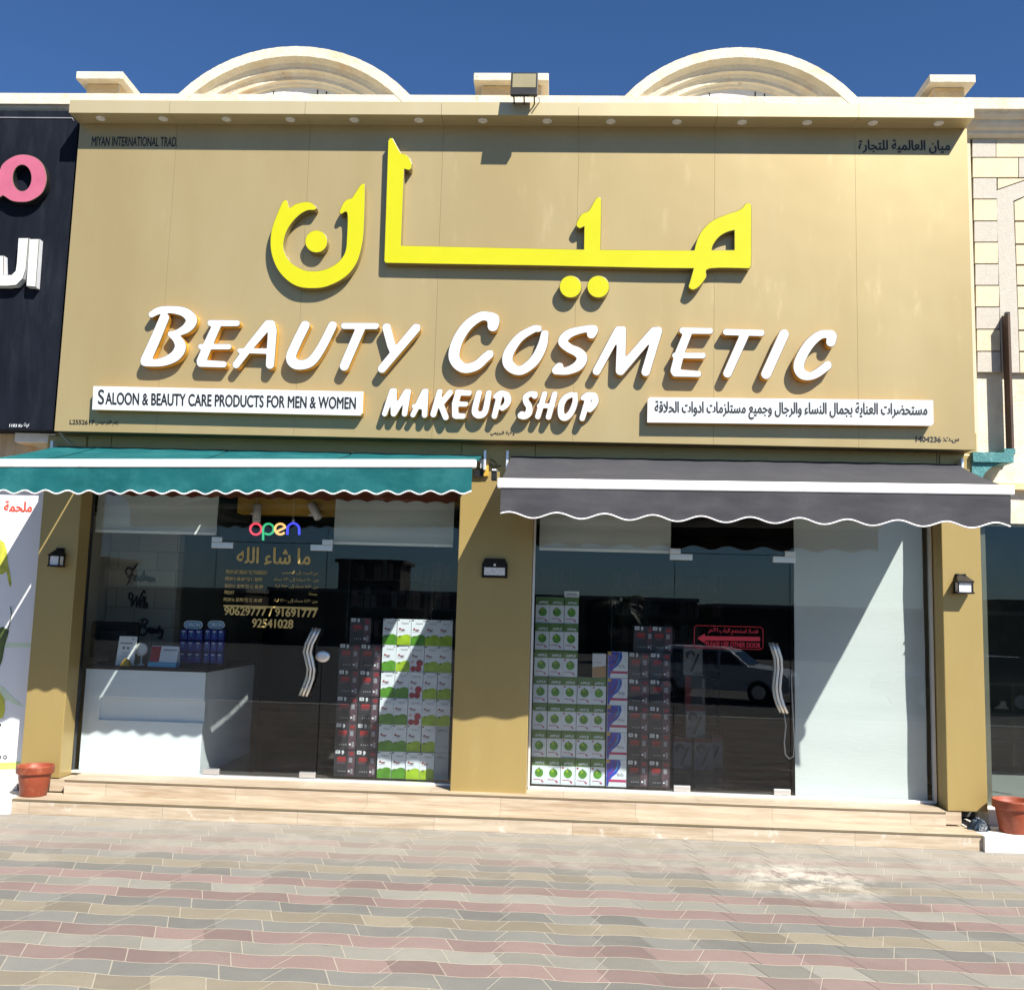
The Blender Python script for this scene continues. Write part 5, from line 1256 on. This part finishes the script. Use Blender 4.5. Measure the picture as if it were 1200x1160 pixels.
# poster in the neighbour window
po = thing('window_poster', 'white butcher poster with green peppers in the window left of the gold pillar', 'poster', (-5.2, -0.01, 0.4))
xp = U(43, 740, -0.02)[0]; zp0 = U(20, 906, -0.02)[1]
mb = MB(); mb.box(-7, xp, -0.02, -0.004, zp0, 2.94, 'poster'); mb.build('sheet', po)
YQ = -0.023
pz = lambda x, y: U(x/3.41, 570+y/3.41, YQ)
def pf(pts, m, y=YQ, mb=None):
    k = mb or MB(); k.face([(pz(a, b)[0], y, pz(a, b)[1]) for a, b in pts], m)
    if mb is None: k.build({'pepper': 'pepper_picture', 'leaf_dark': 'leaf_picture', 'lime': 'green_band', 'pale_green': 'green_swoosh'}.get(m, 'print'), po)
mb = MB(); text_px(mb, arabic('ملحمة'), 'red_letters', 4.5, 587, 38, 600, YQ, 0.045); mb.build('lettering', po)
pf([(-60, 220), (0, 212), (18, 225), (28, 260), (30, 300), (40, 350), (46, 390), (40, 402), (34, 385), (26, 340), (10, 350), (-60, 360)], 'pepper')
pf([(-60, 590), (10, 560), (36, 575), (30, 600), (18, 640), (10, 690), (0, 720), (-60, 720)], 'leaf_dark'); mb = MB(); mb.tube([(pz(a, b)[0], YQ-0.002, pz(a, b)[1]) for a, b in ((30, 575), (40, 540), (46, 510), (42, 480))], 0.004, 'leaf_dark', 5); mb.build('stalk_picture', po)
pf([(-60, 620), (130, 626), (130, 642), (-60, 645)], 'pale_green', -0.0215); pf([(-60, 760), (10, 800), (60, 850), (95, 880), (60, 870), (0, 840), (-60, 850)], 'pale_green', -0.0215)
pf([(-60, 820), (0, 822), (18, 850), (20, 890), (12, 925), (-60, 930)], 'pepper', -0.0225); pf([(-60, 948), (6, 948), (4, 958), (-60, 960)], 'ink')
for a in (-3, 20): mb = MB(); pf([(a+8*math.cos(2*math.pi*k/16), 1081+9*math.sin(2*math.pi*k/16)) for k in range(16)], 'ink', YQ, mb); pf([(a+3.5*math.cos(2*math.pi*k/12), 1081+4*math.sin(2*math.pi*k/12)) for k in range(12)], 'poster', YQ-0.002, mb); mb.build('round_icon', po)
pf([(-60, 1104), (80, 1100), (76, 1128), (-60, 1132)], 'lime')
# --- right neighbour
rn = thing('neighbour_building', 'stone clad neighbouring building at the right edge with dark window', 'building', (6.5, 0, 0))
mb = MB(); mb.box(4.3005, 9, -0.06, 0.25, 2.80, 6.70, 'plaster'); mb.build('wall', rn)
cornice(4.3005, 9, rn)
mb = MB(); YK = -0.10
rzp = lambda x, y: U(1130+x/4.64, 150+y/4.64, YK)
mb.box(rzp(42, 400)[0], 9, -0.075, -0.061, rzp(60, 1160)[1], 6.5, 'grout_dark')
mb.box(4.301, rzp(40, 300)[0]-0.004, -0.104, -0.061, 3.43, 6.5, 'stone_cream')
rows_ = [60, 162, 272, 388, 507, 622, 740, 857, 974, 1095, 1215, 1330]
xL = lambda y: 42+(y-60)*0.024; xR = lambda y: 172+(y-60)*0.022
for i, (a, b) in enumerate(zip(rows_[:-1], rows_[1:])):
    g = 3.2
    def st(u0, u1, m, y=-0.104):
        p = [rzp(u0, b-g), rzp(u1, b-g), rzp(u1, a+g), rzp(u0, a+g)]
        mb.prism(p, y, -0.08, m)
    col = 'stone_grey' if i % 2 == 0 else 'stone_cream'
    if i == 0: st(xL(a)+2, xR(a)-2, 'stone_grey'); st(xR(a)+2, 700, 'stone_cream')
    elif i == 1: st(xL(a)+2, 292, 'stone_cream'); st(297, 700, 'stone_grey')
    else: st(xL(a)+2, xR(a)-2, col)
# arched surround of paler stone and the field inside it
sur = [rzp(174, 342), rzp(330, 288), rzp(700, 288), rzp(700, 370), rzp(330, 370), rzp(266, 398), rzp(296, 1200), rzp(300, 1330), rzp(206, 1330), rzp(198, 1160)]
mb.prism(sur, -0.104, -0.08, 'stone_grey')
mb.prism([rzp(182, 333), rzp(182, 277), rzp(700, 277), rzp(700, 282), rzp(330, 282)], -0.104, -0.08, 'stone_cream')
for a, b in zip([388, 507, 632, 745, 857, 980, 1100, 1215], [503, 628, 741, 853, 976, 1096, 1211, 1330]):
    u = 272+(a-388)*0.035
    top = [rzp(700, 376), rzp(332, 376), rzp(u, 404)] if a == 388 else [rzp(700, a+6), rzp(u, a+6)]
    mb.prism([rzp(u+3, b), rzp(700, b)]+top, -0.104, -0.08, 'stone_cream')
mb.build('stone_cladding', rn)
mb = MB(); zc1 = U(1165, 530, -0.3)[1]; zc0 = U(1165, 541.5, -0.3)[1]; xc0 = U(1143, 535, -0.3)[0]; xc1 = U(1188, 535, -0.3)[0]
mb.box(xc0-0.02, xc1, -0.30, -0.061, zc0, zc1, 'teal_paint')
mb.prism([(xc0-0.02, zc0-0.001)]+[(xc1-0.04-0.24*math.sin(math.pi/2*i/8), zc0-0.001-0.20*(1-math.cos(math.pi/2*i/8))) for i in range(9)]+[(xc0-0.02, zc0-0.20)], -0.27, -0.062, 'teal_paint')
mb.box(xc1-0.06, xc1+0.04, -0.25, -0.062, zc1+0.001, zc1+0.045, 'teal_paint'); mb.build('capital', rn)
mb = MB(); zl = U(1190, 566, -0.12)[1]; mb.box(4.31, 9, -0.13, -0.0605, zl-0.06, zl, 'cap_plaster'); mb.build('ledge', rn)
zw = U(1190, 613, 0.0)[1]; xw = U(1150, 760, 0.0)[0]
mb = MB(); mb.box(xw-0.02, 9, -0.02, 0.05, zw, 2.80, 'plaster'); mb.build('lintel', rn)
pane(xw, 9, FZ+0.01, zw, 'window_pane', rn, 'dark_glass')
mb = MB(); mb.box(4.47, 9, 0.3, 4.0, 0.15, FZ, 'white_paint'); mb.build('inner_floor', rn)
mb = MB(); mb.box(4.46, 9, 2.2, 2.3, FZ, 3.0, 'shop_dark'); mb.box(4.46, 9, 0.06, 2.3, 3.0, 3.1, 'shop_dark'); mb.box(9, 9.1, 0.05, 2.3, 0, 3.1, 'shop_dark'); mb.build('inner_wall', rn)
mb = MB(); x0, x1 = U(1158, 760, 0.4)[0], U(1215, 760, 0.4)[0]
for a in (x0, (x0+x1)/2, x1): mb.box(a-0.015, a+0.015, 0.40, 0.43, FZ+0.3, U(1180, 802, 0.4)[1], 'black_metal')
for z in (U(1180, 802, 0.4)[1], U(1180, 838, 0.4)[1], U(1180, 870, .4)[1]): mb.box(x0-0.016, x1+0.016, 0.398, 0.432, z-0.015, z+0.015, 'black_metal')
solo(mb, 'metal_rack', 'dark metal rack behind the dusty window right of the gold pillar', 'rack', (x0, 0.41, FZ+0.3))
# steel channel post standing on the capital
x0, zt = U(1178.5, 364, -0.2); x1, _ = U(1186, 364, -0.2); zb = zc1+0.003
mb = MB(); mb.box(x0, x0+0.02, -0.24, -0.12, zb, zt-0.04, 'rust_steel'); mb.box(x0+0.0201, x1, -0.16, -0.12, zb, zt, 'black_metal')
for k in range(9): z = zb+0.1+(zt-zb-0.2)*k/8; mb.box(x1-0.012, x1-0.006, -0.163, -0.1605, z, z+0.02, 'print_pale')
solo(mb, 'steel_channel', 'rusty steel channel standing on the teal capital at the right edge', 'steel post', (x0, -0.15, zb))

# ================================================================== FLOWER POTS AND SCRAP
def pot(x, y, z, r, h, label):
    t = thing('flower_pot', label, 'flower pot', (x, y, z), 'terracotta pots at the ends of the steps')
    mb = MB(); mb.lathe(x, y, [(r*0.66, z+0.001), (r*0.70, z+0.01), (r*0.86, z+h*0.70), (r*0.87, z+h*0.74), (r*0.985, z+h*0.75), (r, z+h*0.78), (r, z+h*0.96), (r*1.01, z+h*0.975), (r*0.995, z+h), (r*0.93, z+h), (r*0.90, z+h*0.95), (r*0.86, z+h*0.8)], 'terracotta', 40)
    mb.build('pot', t)
    mb = MB(); mb.lathe(x, y, [(r*0.85, z+h*0.78), (r*0.5, z+h*0.805), (r*0.1, z+h*0.80)], 'soil', 30); mb.build('soil', t)
pot(-4.095, -0.46, 0.132, 0.158, 0.262, 'terracotta pot at the left end of the steps, before the poster')
pot(4.435, -0.44, 0.128, 0.175, 0.27, 'terracotta pot cut by the right edge, on the white plinth')
mb = MB(); R_ = random.Random(5); sx_, sy_ = G(1147, 972, 0.132)
n = 14; V = [(sx_, sy_, 0.135)]; 
ring = []
for j in range(4):
    for k in range(n):
        a = 2*math.pi*k/n; rr = (0.09, 0.075, 0.05, 0.02)[j]*R_.uniform(0.7, 1.25); ring.append((sx_+rr*1.1*math.cos(a), sy_+rr*0.7*math.sin(a), 0.134+(0.0, 0.035, 0.07, 0.085)[j]*R_.uniform(0.7, 1.2)))
mb.raw(ring, [(j*n+k, j*n+(k+1) % n, (j+1)*n+(k+1) % n, (j+1)*n+k) for j in range(3) for k in range(n)]+[tuple(3*n+k for k in range(n))], 'scrap_blue')
solo(mb, 'plastic_scrap', 'crumpled dark blue plastic scrap beside the right pillar foot', 'litter', (sx_, sy_, 0.132))

# ================================================================== ACROSS THE STREET (seen in the glass)
def far_building(x0, x1, y, h, label, tower=None, m='far_wall'):
    t = thing('street_building', label, 'building', ((x0+x1)/2, y, 0), 'low buildings across the street')
    mb = MB(); mb.box(x0, x1, y-8, y, -0.6, h, m); mb.box(x0-0.1, x1+0.1, y-8.1, y+0.1, h+0.001, h+0.25, 'far_white')
    if tower: a, b, hh_ = tower; mb.box(a, b, y-6, y-1, h+0.252, hh_, m); mb.box(a-0.25, b+0.25, y-6.2, y-0.75, hh_+0.001, hh_+0.25, m)
    mb.build('wall', t)
    k = x0+1.5
    while k+2 < x1:
        mb = MB(); mb.box(k, k+2.2, y+0.001, y+0.03, -0.5, 2.0, 'car_glass'); mb.build('window', t); k += 3.6
far_building(-60, -20, -56, 2.7, 'low dark building reflected left in the shop glass', (-36, -30, 4.6))
far_building(-19, 10, -58, 2.9, 'long low building with roof room reflected in the middle', (-14.5, -10.2, 5.0))
far_building(11, 60, -57, 2.6, 'long low building reflected in the right shop glass', (30, 36, 3.4))
def palm(x, y, h, label, seed):
    R_ = random.Random(seed); t = thing('palm_tree', label, 'palm tree', (x, y, 0))
    mb = MB(); mb.tube([(x+0.1*math.sin(i*0.5), y, -0.6+(h+0.6)*i/10) for i in range(11)], [0.22-0.008*i for i in range(11)], 'bark', 10); mb.build('trunk', t)
    mb = MB()
    for k in range(26):
        a = 2*math.pi*k/26+R_.uniform(-0.1, 0.1); el = R_.uniform(-0.3, 1.1); L = R_.uniform(1.3, 1.8); prev = None
        for i in range(9):
            s = i/8; r = L*s*math.cos(el*(1-0.2*s)); z = h+L*s*math.sin(el)-0.9*s*s*L*0.6
            p = Vector((x+r*math.cos(a), y+r*math.sin(a), z)); sd = Vector((-math.sin(a), math.cos(a), 0))
            if prev is not None:
                for sgn in (-1, 1):
                    tip = p+sd*sgn*0.33*(1-s*0.6)+Vector((0.12*math.cos(a), 0.12*math.sin(a), -0.12)); mb.face([prev, p, tip], 'frond')
                    tip2 = prev.lerp(p, 0.5)+sd*sgn*0.30*(1-s*0.6)+Vector((0.1*math.cos(a), 0.1*math.sin(a), -0.10)); mb.face([prev, prev.lerp(p, 0.6), tip2], 'frond')
            prev = p
    mb.build('crown', t)
palm(4.2, -46, 2.5, 'palm tree across the street reflected above the stacked cartons', 4)
def car(x, y, rot, paint, label):
    t = thing('parked_car', label, 'car', (x, y, -0.6), 'cars parked across the pavement')
    prof = [(-2.25, 0.45), (-2.3, 0.75), (-2.25, 1.0), (-2.0, 1.06), (-1.75, 1.5), (-1.5, 1.6), (0.2, 1.6), (0.55, 1.5), (1.1, 1.08), (2.0, 0.98), (2.25, 0.8), (2.28, 0.5), (2.2, 0.35), (-2.15, 0.35)]
    def P(u, v, z): return (x+u*math.cos(rot)-v*math.sin(rot), y+u*math.sin(rot)+v*math.cos(rot), z-0.6)
    def wid(z): return 0.9 if z < 1.05 else 0.9-(z-1.05)*0.38
    mb = MB(); n = len(prof); V = [P(u, wid(z), z) for u, z in prof]+[P(u, -wid(z), z) for u, z in prof]
    mb.raw(V, [(i, (i+1) % n, n+(i+1) % n, n+i) for i in range(n)]+[tuple(range(n))[::-1], tuple(range(n, 2*n))], paint); mb.build('body', t, 0.03)
    for s in (-1, 1):
        mb = MB(); sd = lambda z: s*(wid(z)+0.006)
        for us in ([(-1.7, 1.10), (-0.75, 1.10), (-0.75, 1.5), (-1.5, 1.5)], [(-0.66, 1.10), (0.15, 1.10), (0.15, 1.5), (-0.66, 1.5)], [(0.24, 1.10), (0.95, 1.10), (0.5, 1.46), (0.24, 1.5)]):
            mb.face([P(u, sd(z), z) for u, z in us], 'car_glass')
        mb.build('side_window', t)
        mb = MB(); mb.face([P(2.262, s*0.55, 0.72), P(2.262, s*0.86, 0.72), P(2.22, s*0.86, 0.86), P(2.22, s*0.55, 0.86)], 'lens_off'); mb.build('headlight', t)
        for u in (-1.4, 1.4):
            mb = MB(); k = 20; V = [P(u+0.34*math.cos(2*math.pi*i/k), s*v, 0.34+0.34*math.sin(2*math.pi*i/k)) for v in (0.72, 0.925) for i in range(k)]
            mb.raw(V, [(i, (i+1) % k, k+(i+1) % k, k+i) for i in range(k)]+[tuple(range(k)), tuple(range(k, 2*k))], 'rubber'); w = mb.build('wheel', t)
            mb = MB(); mb.face([P(u+0.2*math.cos(2*math.pi*i/k), s*0.93, 0.34+0.2*math.sin(2*math.pi*i/k)) for i in range(k)], 'alu'); mb.build('rim', w)
    mb = MB(); mb.face([P(0.60, -0.66, 1.475), P(0.60, 0.66, 1.475), P(1.08, 0.80, 1.105), P(1.08, -0.80, 1.105)], 'car_glass'); mb.build('windscreen', t)
car(5.6, -22.0, math.pi*0.13, 'car_white', 'white family car parked in the street, reflected in the right door')
car(12.4, -21.0, math.pi*0.97, 'car_dark', 'dark family car parked in the street, reflected beside the long blind')
